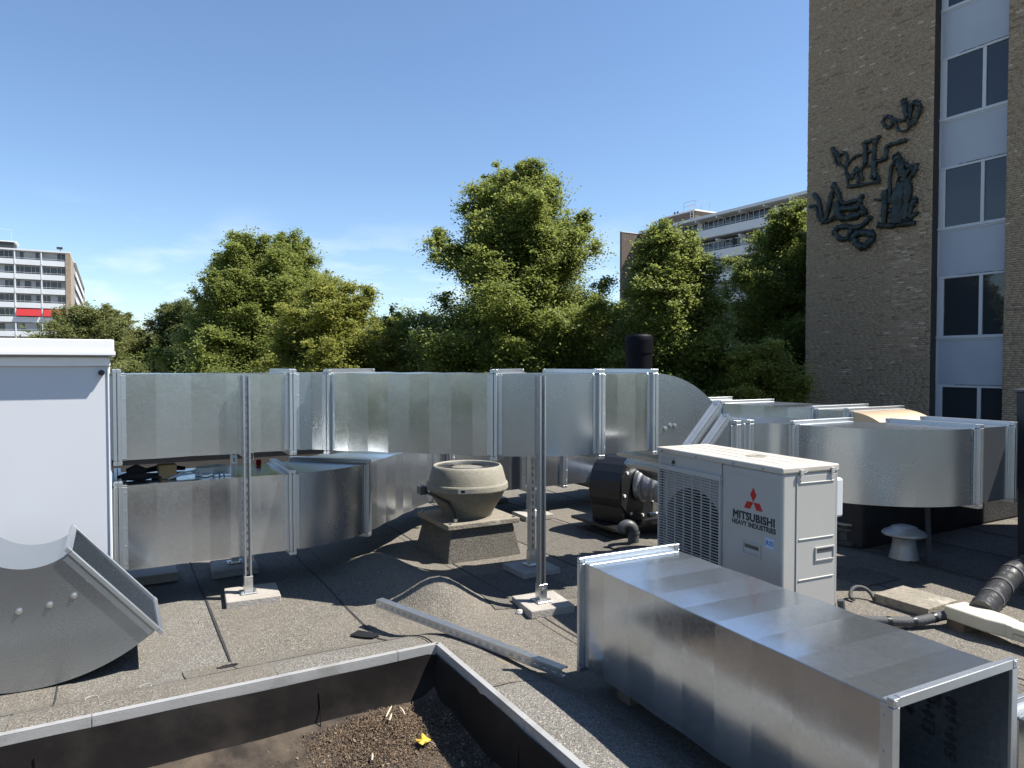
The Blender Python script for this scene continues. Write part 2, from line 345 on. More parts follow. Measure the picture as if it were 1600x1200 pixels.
# ------------------------------------------------------------------ flat roof with a sunken gutter pit
PA, PB = 1.36, 3.13            # corner of the pit (a <= PA, b <= PB)
PIT_A0, PIT_B0 = -4.0, 0.6
def sstep(x): x = np.clip(x, 0, 1); return x * x * (3 - 2 * x)
def Hroof(a, b):
    a = np.asarray(a, float); b = np.asarray(b, float)
    da = np.maximum(a - PA, 0); db = np.maximum(b - PB, 0)
    db = np.where(a < PIT_A0 - 0.5, 9, db)
    d = np.hypot(da, db)
    z = 0.10 * (1 - sstep((d - 0.12) / 0.45))
    z = z + 0.15 * np.exp(-((a - 1.66 + 0.08 * (b - 4.4)) / 0.20) ** 2) * sstep((b - 3.62) / 0.35) * (1 - sstep((b - 4.75) / 0.6))
    z = z + 0.07 * np.exp(-((a - 1.78) / 0.22) ** 2 - ((b - 3.82) / 0.22) ** 2)
    z = z + 0.007 * np.sin(a * 2.3 + 1.3 * b) * np.sin(b * 1.9 - a) + 0.004 * np.sin(a * 7.1 + 2) * np.sin(b * 6.3)
    return z
def Hs(a, b): return float(Hroof(a, b))

roof = tag(bpy.data.objects.new('roof', None), 'flat roof covered in grey mineral felt sheets', kind='structure'); COL.objects.link(roof)
roof.rotation_euler = (0, 0, TH)
def felt_patch(a0, a1, b0, b1, lift, m, res=0.05, edge=0.0045, name='felt_sheet', wob=0.006):
    na = max(2, int((a1 - a0) / res) + 1); nb = max(2, int((b1 - b0) / res) + 1)
    A, B = np.meshgrid(np.linspace(a0, a1, na), np.linspace(b0, b1, nb), indexing='ij')
    ph = random.uniform(0, 9)
    Aw = A + wob * np.sin(B * 3.1 + ph) * ((A - a0) / (a1 - a0)); Bw = B + wob * np.sin(A * 4.3 + ph)
    Z = Hroof(Aw, Bw) + lift
    # border skirt so that the sheet has an edge
    top = np.stack([Aw, Bw, Z], -1).reshape(-1, 3)
    idx = np.arange(na * nb).reshape(na, nb)
    f = np.stack([idx[:-1, :-1], idx[1:, :-1], idx[1:, 1:], idx[:-1, 1:]], -1).reshape(-1, 4)
    border = np.concatenate([idx[:, 0], idx[-1, 1:], idx[-2::-1, -1], idx[0, -2:0:-1]])
    lowv = top[border].copy(); lowv[:, 2] -= edge + 0.006
    o = len(top); nbr = len(border); j = np.arange(nbr); k = (j + 1) % nbr
    sk = np.stack([o + nbr + j, o + j, o + k, o + nbr + k], -1)
    raw = raw_mesh(name, np.concatenate([top, lowv, top[border]]), np.concatenate([f, sk]), m, roof, smooth=True)
    for e in (raw.data.polygons[-nbr:]): e.use_smooth = False
    return raw
edges_a = [PA] + [2.12 + 0.75 * i for i in range(11)]
for i, (x0, x1) in enumerate(zip(edges_a, edges_a[1:])):
    felt_patch(x0, x1 + 0.06, -2.5, 10.2, 0.003 * (i % 2), ('felt', 'felt', 'felt_dark')[i % 3] if i else 'felt')
edges_l = [PA, 1.27, 0.546, -0.18, -0.92, -1.67, -2.42, -3.17, -3.92, -4.67, -5.4]
for i, (x1, x0) in enumerate(zip(edges_l, edges_l[1:])):
    felt_patch(x0 - 0.05, x1, PB, 10.2, 0.003 * (i % 2), ('felt', 'felt', 'felt_light')[i % 3])
felt_patch(-6.4, -5.4, -2.5, 10.2, 0.002, 'felt')
# reinforcing strips along the pit kerb and a patch over a drain
cuts = [1.33, 0.62, -0.36, -1.35, -2.4, -3.4, -4.0]
for i, (x1, x0) in enumerate(zip(cuts, cuts[1:])):
    felt_patch(x0 + 0.003, x1, PB + 0.014, PB + 0.30, 0.006 + 0.0015 * (i % 2), ('felt_light', 'felt')[i % 2])
bc = [PB + 0.29, 2.62, 1.85, 0.9, 0.0]
for i, (y1, y0) in enumerate(zip(bc, bc[1:])):
    felt_patch(PA + 0.012, PA + 0.34, y0 + 0.003, y1, 0.006 + 0.0015 * (i % 2), ('felt', 'felt_light')[i % 2])
felt_patch(0.28, 0.60, 3.47, 3.69, 0.0055, 'felt')
felt_patch(1.96, 2.62, 3.66, 4.40, 0.006, 'felt_dark')
for a_ in edges_a[1:8]: felt_patch(a_ + 0.050, a_ + 0.062, 0.2, 9.5, 0.0062, 'bitumen', res=0.06, edge=0.002, name='seam_bleed', wob=0.004)
for a_ in edges_l[1:8]: felt_patch(a_ - 0.054, a_ - 0.044, PB + 0.31, 9.5, 0.0062, 'bitumen', res=0.06, edge=0.002, name='seam_bleed', wob=0.004)
felt_patch(-4.0, 1.30, PB + 0.298, PB + 0.307, 0.0075, 'bitumen', res=0.05, edge=0.002, name='seam_bleed', wob=0.004)
# structural deck under the felt (walls of the building)
MB().ext(-6.45, PIT_A0 - 0.1, -2.55, 10.25, -5.2, -0.06).ext(PIT_A0 - 0.1, PA + 0.05, PB + 0.03, 10.25, -5.2, -0.06) \
    .ext(PA + 0.05, 10.0, -2.55, 10.25, -5.2, -0.06).ext(PIT_A0 - 0.1, PA + 0.05, -2.55, PIT_B0, -5.2, -0.06) \
    .ext(PIT_A0 - 0.1, PA + 0.05, PIT_B0, PB + 0.03, -5.2, -0.25).build('deck', 'brick_far', roof)
felt_patch(-4.1, PA, -2.5, PIT_B0 - 0.02, 0.0, 'felt')

pit = thing('gutter_pit', 'sunken black lined gutter pit with grey metal edge trim in the roof', 'pit', W(PA, PB), TH)
def pl(a, b): return a - PA, b - PB
x0, y0 = pl(PIT_A0, PIT_B0)
m = MB()                                            # rubber lining: floor with wrinkles
na, nb = 90, 46
A, B = np.meshgrid(np.linspace(x0, -0.025, na), np.linspace(y0, -0.03, nb), indexing='ij')
def pit_floor(A, B):
    z = -0.155 + 0.008 * np.sin(A * 5 + B * 3) * np.sin(B * 6.5) + 0.010 * np.exp(-((A * 0.5 + B + 0.78 + 0.05 * np.sin(A * 6)) / 0.035) ** 2)
    return z + 0.05 * np.exp(-((B + 0.03) / 0.05) ** 2) + 0.05 * np.exp(-((A + 0.02) / 0.05) ** 2)
Z = pit_floor(A, B)
idx = np.arange(na * nb).reshape(na, nb)
raw_mesh('lining_floor', np.stack([A, B, Z], -1).reshape(-1, 3), np.stack([idx[:-1, :-1], idx[1:, :-1], idx[1:, 1:], idx[:-1, 1:]], -1).reshape(-1, 4), 'epdm_floor', pit, smooth=True)
def lining_wall(p, q, n):
    N = 60; vs = []; fs = []
    for i in range(N + 1):
        t = i / N; x = p[0] + (q[0] - p[0]) * t; y = p[1] + (q[1] - p[1]) * t
        for k, (zz, off) in enumerate([(0.09, 0.0), (0.03, 0.004), (-0.04, 0.010), (-0.10, 0.012), (-0.16, 0.03)]):
            w = off + 0.004 * math.sin(t * 23 + k) + 0.003 * math.sin(t * 61 + 2 * k)
            vs.append((x + n[0] * w, y + n[1] * w, zz))
    for i in range(N):
        for k in range(4): fs.append((i * 5 + k, i * 5 + k + 1, (i + 1) * 5 + k + 1, (i + 1) * 5 + k))
    MB().add(vs, fs, True).build('lining_wall', 'epdm', pit)
lining_wall((x0, -0.022), (-0.022, -0.022), (0, -1)); lining_wall((-0.022, -0.022), (-0.022, y0), (-1, 0))
lining_wall((x0, y0), (0, y0), (0, 1)); lining_wall((x0, -0.02), (x0, y0), (1, 0))
for sx in (-0.58, -1.62, -2.7): MB().tube([(sx, -0.030, 0.03), (sx + 0.004, -0.036, -0.05), (sx, -0.05, -0.14)], 0.0025, 6).build('lining_seam', 'epdm', pit)
MB().tube([(-0.030, -0.83, 0.03), (-0.036, -0.83, -0.05), (-0.05, -0.83, -0.14)], 0.0025, 6).build('lining_seam', 'epdm', pit)
def trim(p, q, n):
    m = MB(); p = Vector((*p, 0)); q = Vector((*q, 0)); n = Vector((*n, 0)); d = (q - p).normalized(); p = p + d * 0.0015; q = q - d * 0.0015
    c = (p + q) / 2; L = (q - p).length; Z = Vector((0, 0, 1))
    m.box(c + Z * 0.1275 + n * 0.004, (L, 0.026, 0.005), (d, n, Z)); m.box(c + Z * 0.0875 + n * 0.0155, (L, 0.003, 0.074), (d, n, Z)); m.box(c + Z * 0.117 - n * 0.0075, (L, 0.003, 0.016), (d, n, Z))
    m.box(c + Z * 0.048 + n * 0.0115, (L, 0.011, 0.003), (d, n, Z))
    return m.build('edge_trim', 'aluminium', pit, bevel=0.0008)
tx = [0.0, -0.21, -1.44, -2.7, -4.0, x0]
for p, q in zip(tx, tx[1:]): trim((q, 0), (p, 0), (0, -1))
ty = [-0.002, -0.17, -0.85, -1.6, y0]
for p, q in zip(ty, ty[1:]): trim((0, p), (0, q), (-1, 0))

# litter in the pit
n = 20000
u = rng.normal(size=(n, 2)) * np.array([0.15, 0.12]) + np.array([-0.33, -0.20])
u2 = rng.uniform(size=(9000, 2)) * np.array([0.62, 0.62]) + np.array([-0.66, -0.66])
u = np.concatenate([u, u2]); u = u[(u[:, 0] < -0.045) & (u[:, 1] < -0.06) & (u[:, 1] > -1.1)]
n = len(u)
mound = 0.055 * np.exp(-((u[:, 0] + 0.33) / 0.20) ** 2 - ((u[:, 1] + 0.16) / 0.13) ** 2)
zc = pit_floor(u[:, 0], u[:, 1]) + mound * rng.uniform(0.3, 1.0, n) + 0.004
def flakes(c, size, aspect, flat, rg):
    n = len(c); nrm = rg.normal(size=(n, 3)); nrm[:, 2] = np.abs(nrm[:, 2]) + flat; nrm /= np.linalg.norm(nrm, axis=1)[:, None]
    t = rg.normal(size=(n, 3)); t -= nrm * (t * nrm).sum(1)[:, None]; t /= np.linalg.norm(t, axis=1)[:, None]
    b = np.cross(nrm, t); s = size[:, None]
    v = np.stack([c - t * s, c - b * s * aspect - nrm * s * 0.12, c + t * s, c + b * s * aspect - nrm * s * 0.12], 1)
    return v.reshape(-1, 3), np.arange(n * 4).reshape(n, 4)
v, f = flakes(np.column_stack([u, zc]), rng.uniform(0.0015, 0.0048, n) * np.where(rng.random(n) < 0.03, 2.6, 1.0), 0.55, 0.6, rng)
lit = raw_mesh('leaf_litter', v, f, 'litter', None, rng.beta(2, 2.2, n))
put(lit, W(PA, PB), TH); tag(lit, 'brown heap of rotted leaf litter and seeds in the gutter pit', 'litter', kind='stuff')
# twigs and the yellow leaf
def pit_z(x, y): return float(pit_floor(np.array(x), np.array(y)) + 0.055 * math.exp(-((x + 0.33) / 0.20) ** 2 - ((y + 0.16) / 0.13) ** 2))
for k, (x, y, L, ang, lab) in enumerate([(-0.30, -0.14, 0.075, 0.9, 'long pale twig lying on top of the leaf litter heap'), (-0.24, -0.15, 0.06, 1.6, 'pale twig leaning upright beside the dark side of the litter heap'),
                                         (-0.31, -0.19, 0.045, 1.0, 'short pale twig just below the long twig on the litter'), (-0.45, -0.36, 0.04, 1.2, 'tiny pale stick on the thin lower litter')]):
    z = pit_z(x, y) + 0.02
    d = Vector((math.cos(ang), math.sin(ang), 0.15)) * L / 2
    o = MB().tube([Vector((0, 0, 0)) - d, Vector((0.002, 0.001, 0.003)), d], [0.0035, 0.005, 0.003], 6).build('twig', 'twig')
    wx = W(PA + x, PB + y, z); put(o, wx, TH); tag(o, lab, 'twig')
poly = []
for k in range(30):
    t = k / 30 * math.tau; rr = 0.030 + 0.022 * abs(math.cos(2.5 * t)) ** 1.2 + 0.003 * math.sin(11 * t)
    poly.append((rr * math.cos(t), rr * math.sin(t)))
m = MB(); vs = [(0, 0, 0.006)] + [(x, y, 0.010 * math.sin(x * 90) + 0.16 * abs(y)) for x, y in poly]
m.add(vs, [(0, k + 1, (k + 1) % 30 + 1) for k in range(30)], True)
LEAF_S = 0.72
lf = thing('yellow_leaf', 'bright yellow fallen maple leaf on the leaf litter', 'leaf', W(PA - 0.225, PB - 0.36, pit_z(-0.225, -0.36) + 0.022), 0.6)
lf.scale = (LEAF_S, LEAF_S, LEAF_S); m.build('blade', 'leaf_yellow', lf, solid=0.0006); MB().tube([(0, 0, 0.004), (0.03, -0.035, 0.0), (0.045, -0.06, -0.006)], 0.0016, 6).build('stalk', 'twig', lf)

# ------------------------------------------------------------------ ductwork
def frame_at(c, t, s, u): return (Vector(c), Vector(t).normalized(), Vector(s).normalized(), Vector(u).normalized())
def sweep(mb, fr, w, h, smooth, tilt=0.0, flat=()):
    """rectangular sheet-metal tube along frames; the four sides do not share verts"""
    n = len(fr); off = [(1 if i % 2 else -1) * tilt * random.uniform(0.15, 0.6) if 0 < i < n - 1 else 0.0 for i in range(n)]
    for side in range(4):
        vs = []
        for i, (c, t, s, u) in enumerate(fr):
            o = off[i]
            H_, W_ = h / 2 + o, w / 2 + o
            if side == 0: p, q = c - s * W_ - u * H_, c - s * W_ + u * H_
            elif side == 1: p, q = c + u * H_ - s * W_, c + u * H_ + s * W_
            elif side == 2: p, q = c + s * W_ + u * H_, c + s * W_ - u * H_
            else: p, q = c - u * H_ + s * W_, c - u * H_ - s * W_
            vs += [p, q]
        mb.add(vs, [(2 * i, 2 * i + 1, 2 * i + 3, 2 * i + 2) for i in range(n - 1)], smooth and side not in flat)
def flange(parent, fr, w, h, collar=0.0, single=False):
    c, t, s, u = fr; m = MB(); P = 0.028
    for d in ((0.0,) if single else (-0.0115, 0.0115)):
        th = 0.019
        for sg in (-1, 1):
            m.box(c + t * d + u * sg * (h / 2 + P / 2), (th, w + 0.002, P), (t, s, u))
            m.box(c + t * d + s * sg * (w / 2 + P / 2), (th, P, h + 0.002), (t, s, u))
            for s2 in (-1, 1):
                m.box(c + t * d + u * sg * (h / 2 + P / 2 + 0.001) + s * s2 * (w / 2 + P / 2 + 0.001), (th + 0.003, P - 0.004, P - 0.004), (t, s, u))
    for sg in (-1, 1):
        for s2 in (-1, 1):
            b = c + u * sg * (h / 2 + P * 0.55) + s * s2 * (w / 2 + P * 0.55)
            if not single: m.tube([b - t * 0.024, b + t * 0.024], 0.0065, 6)
            else: m.tube([b - t * 0.0105, b + t * 0.0125], 0.007, 10)
    # folded lip and punched rivets next to the frame
    for d in (-1, 1):
        if single and d == 1: continue
        for sg in (-1, 1):
            m.box(c + t * d * 0.034 + s * sg * (w / 2 + 0.0016), (0.026, 0.003, h - 0.012), (t, s, u))
            m.box(c + t * d * 0.034 + u * sg * (h / 2 + 0.0016), (0.026, w - 0.012, 0.003), (t, s, u))
            for k in range(5):
                q = (k - 2) / 2 * 0.42
                m.box(c + t * d * 0.036 + s * sg * (w / 2 + 0.004) + u * q * h, (0.008, 0.003, 0.008), (t, s, u))
    return half_tint(m.build('flange', 'steel_flange', parent, bevel=0.0015, bseg=1))
def half_tint(o):
    a = o.data.attributes.new('tint', 'FLOAT', 'FACE'); a.data.foreach_set('value', [0.5] * len(o.data.polygons)); return o
class Run:
    def __init__(s, parent, c, heading=0.0, w=0.6, h=0.5):
        s.p = Vector(c); s.hd = heading; s.pt = 0.0; s.w, s.h, s.par = w, h, parent; s.last = None
    def axes(s, hd=None, pt=None):
        hd = s.hd if hd is None else hd; pt = s.pt if pt is None else pt
        t = Vector((math.cos(hd) * math.cos(pt), math.sin(hd) * math.cos(pt), math.sin(pt)))
        left = Vector((-math.sin(hd), math.cos(hd), 0)); return t, left, t.cross(left)
    def fr(s): t, l, u = s.axes(); return frame_at(s.p, t, l, u)
    def straight(s, L, band=0.155, start=False, end=True, m='steel', tilt=0.0013, name='straight_section'):
        f0 = s.fr(); n = max(1, round(L / band)); t = f0[1]
        ks = [0.0] + [min(max(k / n + random.uniform(-0.02, 0.02) / n, 0), 1) for k in range(1, n)] + [1.0]
        mb = MB(); sweep(mb, [frame_at(s.p + t * L * k, *f0[1:]) for k in ks], s.w, s.h, False, tilt if n > 1 else 0)
        o = mb.build(name, m, s.par); tb = [(0.72 if k % 2 else 0.25) + random.uniform(-0.25, 0.25) for k in range(n)]  # light and dark bands paint in how each facet reflects
        at_ = o.data.attributes.new('tint', 'FLOAT', 'FACE'); at_.data.foreach_set('value', tb * 4)
        if start: flange(o, f0, s.w, s.h)
        s.p = s.p + t * L
        if end: flange(o, s.fr(), s.w, s.h)
        return o
    def bend(s, deg, r, end=True, N=20, collar=0.0):
        a = R(deg); sg = 1 if deg > 0 else -1; Rc = r + s.w / 2; frs = []
        if collar: frs.append(s.fr()); s.p = s.p + s.axes()[0] * collar
        _, left, _ = s.axes(); C = s.p + left * sg * Rc; h0 = s.hd
        for i in range(N + 1):
            s.hd = h0 + a * i / N; _, left, _ = s.axes(); s.p = C - left * sg * Rc; frs.append(s.fr())
        if collar: s.p = s.p + s.axes()[0] * collar; frs.append(s.fr())
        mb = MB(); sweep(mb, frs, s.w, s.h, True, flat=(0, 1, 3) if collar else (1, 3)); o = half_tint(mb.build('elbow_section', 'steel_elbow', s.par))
        if end: flange(o, s.fr(), s.w, s.h)
        return o
    def dip(s, deg, r, end=True, N=20, bolts=None):
        a = R(deg); sg = 1 if deg > 0 else -1; Rc = r + s.h / 2; _, left, up = s.axes(); C = s.p + up * sg * Rc; p0 = s.pt; frs = []
        for i in range(N + 1):
            s.pt = p0 + a * i / N; _, _, up = s.axes(); s.p = C - up * sg * Rc; frs.append(s.fr())
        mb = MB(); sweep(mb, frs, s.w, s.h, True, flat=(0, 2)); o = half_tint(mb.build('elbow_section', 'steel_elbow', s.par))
        if end: flange(o, s.fr(), s.w, s.h)
        for k, q in enumerate(bolts or []):
            c, t, l, u = frs[int(q[0] * N)]; b = c - l * (s.w / 2) + u * q[1]
            MB().tube([b + l * 0.004, b - l * 0.006], 0.014, 12).tube([b - l * 0.006, b - l * 0.013], 0.008, 6).build('bolt', 'zinc_bolt', o)
        return o

up = thing('upper_duct', 'long galvanised steel duct running from the white cabinet past the outdoor unit with an S-bend', 'duct', W(0, 4.69, 0.0), TH)
r = Run(up, (0.03, 0.30, 1.165))
r.straight(0.99, start=True, band=0.21, tilt=0.0045); r.bend(-45, 0.012, collar=0.119); r.straight(1.13, band=0.14, tilt=0.0062); r.bend(45, 0.25); r.straight(0.43, band=0.15, tilt=0.004); r.dip(-45, 0.30, bolts=[(0.30, -0.10), (0.42, -0.07), (0.54, -0.06)])
r.straight(0.12, band=0.3); r.dip(45, 0.15, bolts=[(0.4, 0.02), (0.6, 0.0), (0.8, -0.02)]); r.straight(0.13, band=0.3); r.bend(-90, 0.21, N=28); r.bend(90, 0.20, N=32); r.straight(0.43, band=0.3)

lo = thing('lower_duct', 'low galvanised steel duct under the upper duct, curving away behind the fan', 'duct', W(0, 4.72, 0.0), TH)
r = Run(lo, (0.03, 0.30, 0.51))
r.straight(0.99, start=True, band=0.20, tilt=0.0045); r.bend(45, 0.22); r.straight(1.28, band=0.155, tilt=0.006); r.bend(-45, 0.30); r.straight(1.25, band=0.2); r.straight(1.25, band=0.2)

rd = thing('rear_duct', 'wide galvanised duct behind the S-bend, turning down at its end', 'duct', W(5.53, 5.95, 0.0), TH)
r = Run(rd, (0.375, 0.0, 0.82), R(-90), w=0.75)
r.straight(0.60, band=0.3, start=True); r.straight(1.11, band=0.28); r.straight(0.35, band=0.35); tan_ = r.dip(-90, 0.10, end=False); tan_.data.materials[0] = MATS['steel_brick_reflect']; tan_['label'] = 'elbow turning down, tinted by a painted brick reflection'
r = Run(rd, (0.375, 0.0, 0.82), R(90), w=0.75); r.dip(-90, 0.10, end=False)

# loose duct section standing in front of the outdoor unit
FA = R(-62.93)
fd = thing('loose_duct', 'loose open-ended galvanised duct with handwriting inside, set down before the outdoor unit', 'duct', (0.2957, 3.1493, 0.0), FA)
r = Run(fd, (0.0, 0.2845, 0.35), 0.0, w=0.513, h=0.46)
o = r.straight(1.50, band=0.175, end=False, tilt=0.005, name='duct_shell')
md = o.modifiers.new('sheet', 'SOLIDIFY'); md.thickness = 0.002; md.offset = -1
for x in (0.0, 1.50): flange(o, frame_at((x, 0.2845, 0.35), (1 if x else -1, 0, 0), (0, 1, 0), (0, 0, 1)), 0.513, 0.46, single=True)
for x in (0.22, 1.2):
    b = MB().ext(-0.045, 0.045, 0.09, 0.50, 0, 0.085).build('timber_batten', 'timber', bevel=0.003)
    c = Vector((0.2957, 3.1493, 0)) + Vector((math.cos(FA), math.sin(FA), 0)) * x
    g = toG(c.x, c.y); put(b, (c.x, c.y, 0.028), FA)
    tag(b, 'dark timber batten under the %s end of the loose duct' % ('unit-side' if x < 0.5 else 'open written'), 'batten')
# handwriting inside the open end (flat marker strokes)
GL = {'4': [[(.7, 0), (.62, 1), (0, .35), (.95, .4)]], '5': [[(.9, 1), (.25, .95), (.2, .55), (.7, .5), (.75, .15), (.1, 0)]],
      '9': [[(.75, .75), (.45, 1), (.15, .75), (.4, .5), (.75, .75), (.6, 0)]], '3': [[(.1, .9), (.6, 1), (.7, .7), (.35, .52), (.8, .3), (.5, 0), (.05, .1)]],
      'E': [[(.85, 1), (.1, .95), (.1, 0), (.85, .05)], [(.1, .5), (.65, .52)]], '2': [[(.1, .8), (.45, 1), (.75, .75), (.1, 0), (.9, .05)]],
      '0': [[(.5, 1), (.15, .6), (.25, .05), (.65, .05), (.85, .6), (.5, 1)]], '6': [[(.7, 1), (.2, .5), (.3, 0), (.7, .1), (.65, .45), (.2, .35)]],
      '+': [[(.5, .15), (.5, .75)], [(.15, .45), (.85, .45)]], 'x': [[(.25, .3), (.6, .6)], [(.25, .6), (.6, .25)]], ' ': []}
m = MB(); Yw = 0.5365
def stroke(p, q, wd=0.0042):
    d = Vector((q[0] - p[0], 0, q[1] - p[1])); L = d.length; d.normalize(); nn = Vector((-d.z, 0, d.x)) * wd / 2
    P, Q = Vector((p[0], Yw, p[1])) - d * wd * 0.4, Vector((q[0], Yw, q[1])) + d * wd * 0.4
    m.add([P - nn, Q - nn, Q + nn, P + nn], [(0, 1, 2, 3)])
for txt, x, z, cw, ch in (('4593', 1.215, 0.310, 0.028, 0.034), ('E20+E2065', 1.280, 0.275, 0.0255, 0.036), ('500x600', 1.350, 0.225, 0.029, 0.032)):
    for k, c in enumerate(txt):
        for pl_ in GL[c]:
            for p, q in zip(pl_, pl_[1:]):
                f_ = lambda g: (x - g[1] * ch - 0.12 * g[0] * 0.0, z + (k + g[0] * 0.8 + g[1] * 0.18) * cw)
                stroke(f_(p), f_(q))
stroke((1.290, 0.385), (1.290, 0.505)); stroke((1.299, 0.375), (1.299, 0.505))
tag(m.build('handwriting', 'pen_ink', fd), kind='stuff')

# loose vertical elbow leaning in front of the cabinet
el = thing('loose_elbow', 'loose galvanised duct elbow standing on its curved back before the white cabinet', 'duct', (-2.17, 3.165, 0.0), TH)
mb = MB(); frs = []
for i in range(29):
    an = R(-142 + 92 * i / 28); Rc = 0.525
    rad = Vector((math.cos(an), 0, math.sin(an))); tt = Vector((-math.sin(an), 0, math.cos(an)))
    frs.append(frame_at(Vector((0, 0.25, 0.803)) + rad * Rc, tt, (0, 1, 0), -rad))
sweep(mb, frs, 0.5, 0.55, True, flat=(0, 2))
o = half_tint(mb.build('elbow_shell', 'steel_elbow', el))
flange(o, frs[-1], 0.5, 0.55, single=True); c, t, s, u = frs[0]; flange(o, (c, -t, s, u), 0.5, 0.55, single=True)
for bx_, bz_ in ((0.17, 0.405), (0.075, 0.378), (-0.04, 0.368)):
    p = Vector((bx_, 0, bz_))
    MB().tube([p + Vector((0, .003, 0)), p - Vector((0, 0.006, 0))], 0.0135, 14).tube([p - Vector((0, 0.006, 0)), p - Vector((0, 0.014, 0))], 0.0075, 6).build('bolt', 'zinc_bolt', o)

# duct section at the edge beside the loose one
sd_ = thing('short_duct', 'low galvanised duct piece lying on the roof beyond the open written duct end', 'duct', (1.70, 2.42, 0.02), FA)
r = Run(sd_, (0, 0.3, 0.13), 0.0, w=0.6, h=0.24); o = r.straight(0.9, band=0.3, start=True)

# ------------------------------------------------------------------ strut posts, frames, slabs
def strut_mesh(m, L, org, ax, pitch=0.05, slot=0.028):
    """slotted C-channel 41 mm: org = centre of the web at the start; ax = (along, across, depth)"""
    X, Y, Z = [Vector(a) for a in ax]; org = Vector(org); t = 0.0026; wd = 0.041; dp = 0.041
    def bx(x0, x1, y0, y1, z0, z1): m.box(org + X * (x0 + x1) / 2 + Y * (y0 + y1) / 2 + Z * (z0 + z1) / 2, (x1 - x0, y1 - y0, z1 - z0), (X, Y, Z))
    bx(0, L, -wd / 2, -0.007, -t, 0); bx(0, L, 0.007, wd / 2, -t, 0)
    x = 0.0
    while x < L:
        bx(x, min(x + pitch - slot, L), -0.007, 0.007, -t, 0); x += pitch
    for sg in (-1, 1):
        a, b = sorted((sg * wd / 2, sg * (wd / 2 - t))); bx(0, L, a, b, 0, dp - t)
        a, b = sorted((sg * wd / 2, sg * (wd / 2 - 0.0095))); bx(0, L, a, b, dp - t, dp)
def support(label, posts, bars):
    t = thing('support_frame', label, 'frame', (*posts[0][0], 0), TH, 'strut support frames under the ducts')
    g0 = toG(*posts[0][0])
    for ip, ((x, y), top, zb) in enumerate(posts):
        g = toG(x, y); m = MB(); p = (g[0] - g0[0], g[1] - g0[1], zb + 0.004)
        if ip: strut_mesh(m, top - zb - 0.004, p, ((0, 0, 1), (1, 0, 0), (0, 1, 0)))
        else: strut_mesh(m, top - zb - 0.004, (p[0], p[1] + 0.041, p[2]), ((0, 0, 1), (1, 0, 0), (0, -1, 0)))
        po = m.build('post', 'strut_steel', t)
        b = MB().box((p[0], p[1] + 0.02, zb + 0.004), (0.10, 0.10, 0.006))
        b.box((p[0] - 0.024, p[1] + 0.02, zb + 0.055), (0.004, 0.05, 0.10)).box((p[0] + 0.024, p[1] + 0.02, zb + 0.055), (0.004, 0.05, 0.10)).box((p[0], p[1] - 0.0065, zb + 0.055), (0.05, 0.004, 0.10))
        for sx in (-0.038, 0.038): b.tube([(p[0] + sx, p[1] - 0.015, zb + 0.007), (p[0] + sx, p[1] - 0.015, zb + 0.018)], 0.008, 6)
        b.tube([(p[0], p[1] - 0.0085, zb + 0.075), (p[0], p[1] - 0.016, zb + 0.075)], 0.009, 6)
        b.build('base_bracket', 'zinc_bolt', po, bevel=0.001, bseg=1)
    for (pa, pb, z) in bars:
        a, b = toG(*pa), toG(*pb); A_, B_ = Vector((a[0] - g0[0], a[1] - g0[1], z)), Vector((b[0] - g0[0], b[1] - g0[1], z))
        d = (B_ - A_); L = d.length; d.normalize(); m = MB(); strut_mesh(m, L, A_, (d, d.cross(Vector((0, 0, 1))), (0, 0, -1))); m.build('crossbar', 'strut_steel', t)
    return t
def Wxy(a, b): q = W(a, b); return (q[0], q[1])
fA, bA = Wxy(0.73, 4.615), Wxy(0.76, 5.37)
support('tall slotted strut frame straddling the upper duct next to the white cabinet', [(fA, 1.405, 0.052), (bA, 1.40, 0.052)], [(Wxy(0.76, 4.70), Wxy(0.76, 5.36), 0.912), (Wxy(0.76, 4.74), Wxy(0.76, 5.36), 0.257)])
fB, bB = (0.185, 4.215), (0.147, 4.99)
support('tall slotted strut frame at the curved bend between fan and outdoor unit', [(fB, 1.405, 0.052), (bB, 1.40, 0.052)], [((0.183, 4.30), (0.15, 4.97), 0.912)])
fC, bC = Wxy(3.53, 5.87), Wxy(3.53, 6.72)
support('short strut frame carrying the lower duct behind the roof fan', [(fC, 0.80, 0.052), (bC, 0.80, 0.052)], [(Wxy(3.58, 5.83), Wxy(3.58, 6.76), 0.257)])
slab_b = MB().ext(-0.15, 0.15, -0.15, 0.15, 0, 0.05)
def slab(xy, rz, label, m='concrete', z=None, sc_=(1, 1, 1)):
    o = slab_b.build('concrete_slab', m, bevel=0.006); o.scale = sc_
    g = toG(*xy); put(o, (xy[0], xy[1], (Hs(*g) + 0.002) if z is None else z), rz); o.rotation_euler.x = random.uniform(-.006, .006)
    return tag(o, label, 'slab', 'concrete paving slabs under the posts')
slab((fA[0] + .01, fA[1] + 0.03), TH - 0.09, 'half sunlit concrete slab under the tall post before the lower duct', sc_=(1.05, 1, 1), z=0)
slab((bA[0], bA[1] - 0.02), TH - 0.05, 'shaded concrete slab under the lower duct behind the tall post', sc_=(1, 1.1, 1), z=0)
slab((fB[0] + .0, fB[1] + 0.03), TH - 0.12, 'bright sunlit concrete slab under the front post at the curved bend', sc_=(.95, .98, 1), z=0)
slab((bB[0] - .01, bB[1] + 0.0), TH + 0.0, 'shaded concrete slab under the rear post at the curved bend', sc_=(1, 1, 1), z=0)
slab(Wxy(3.52, 5.82), TH - 0.05, 'sunlit concrete slab under the short strut frame behind the fan', z=0)
slab(Wxy(3.53, 6.74), TH, 'concrete slab under the rear leg of the short strut frame', z=0)
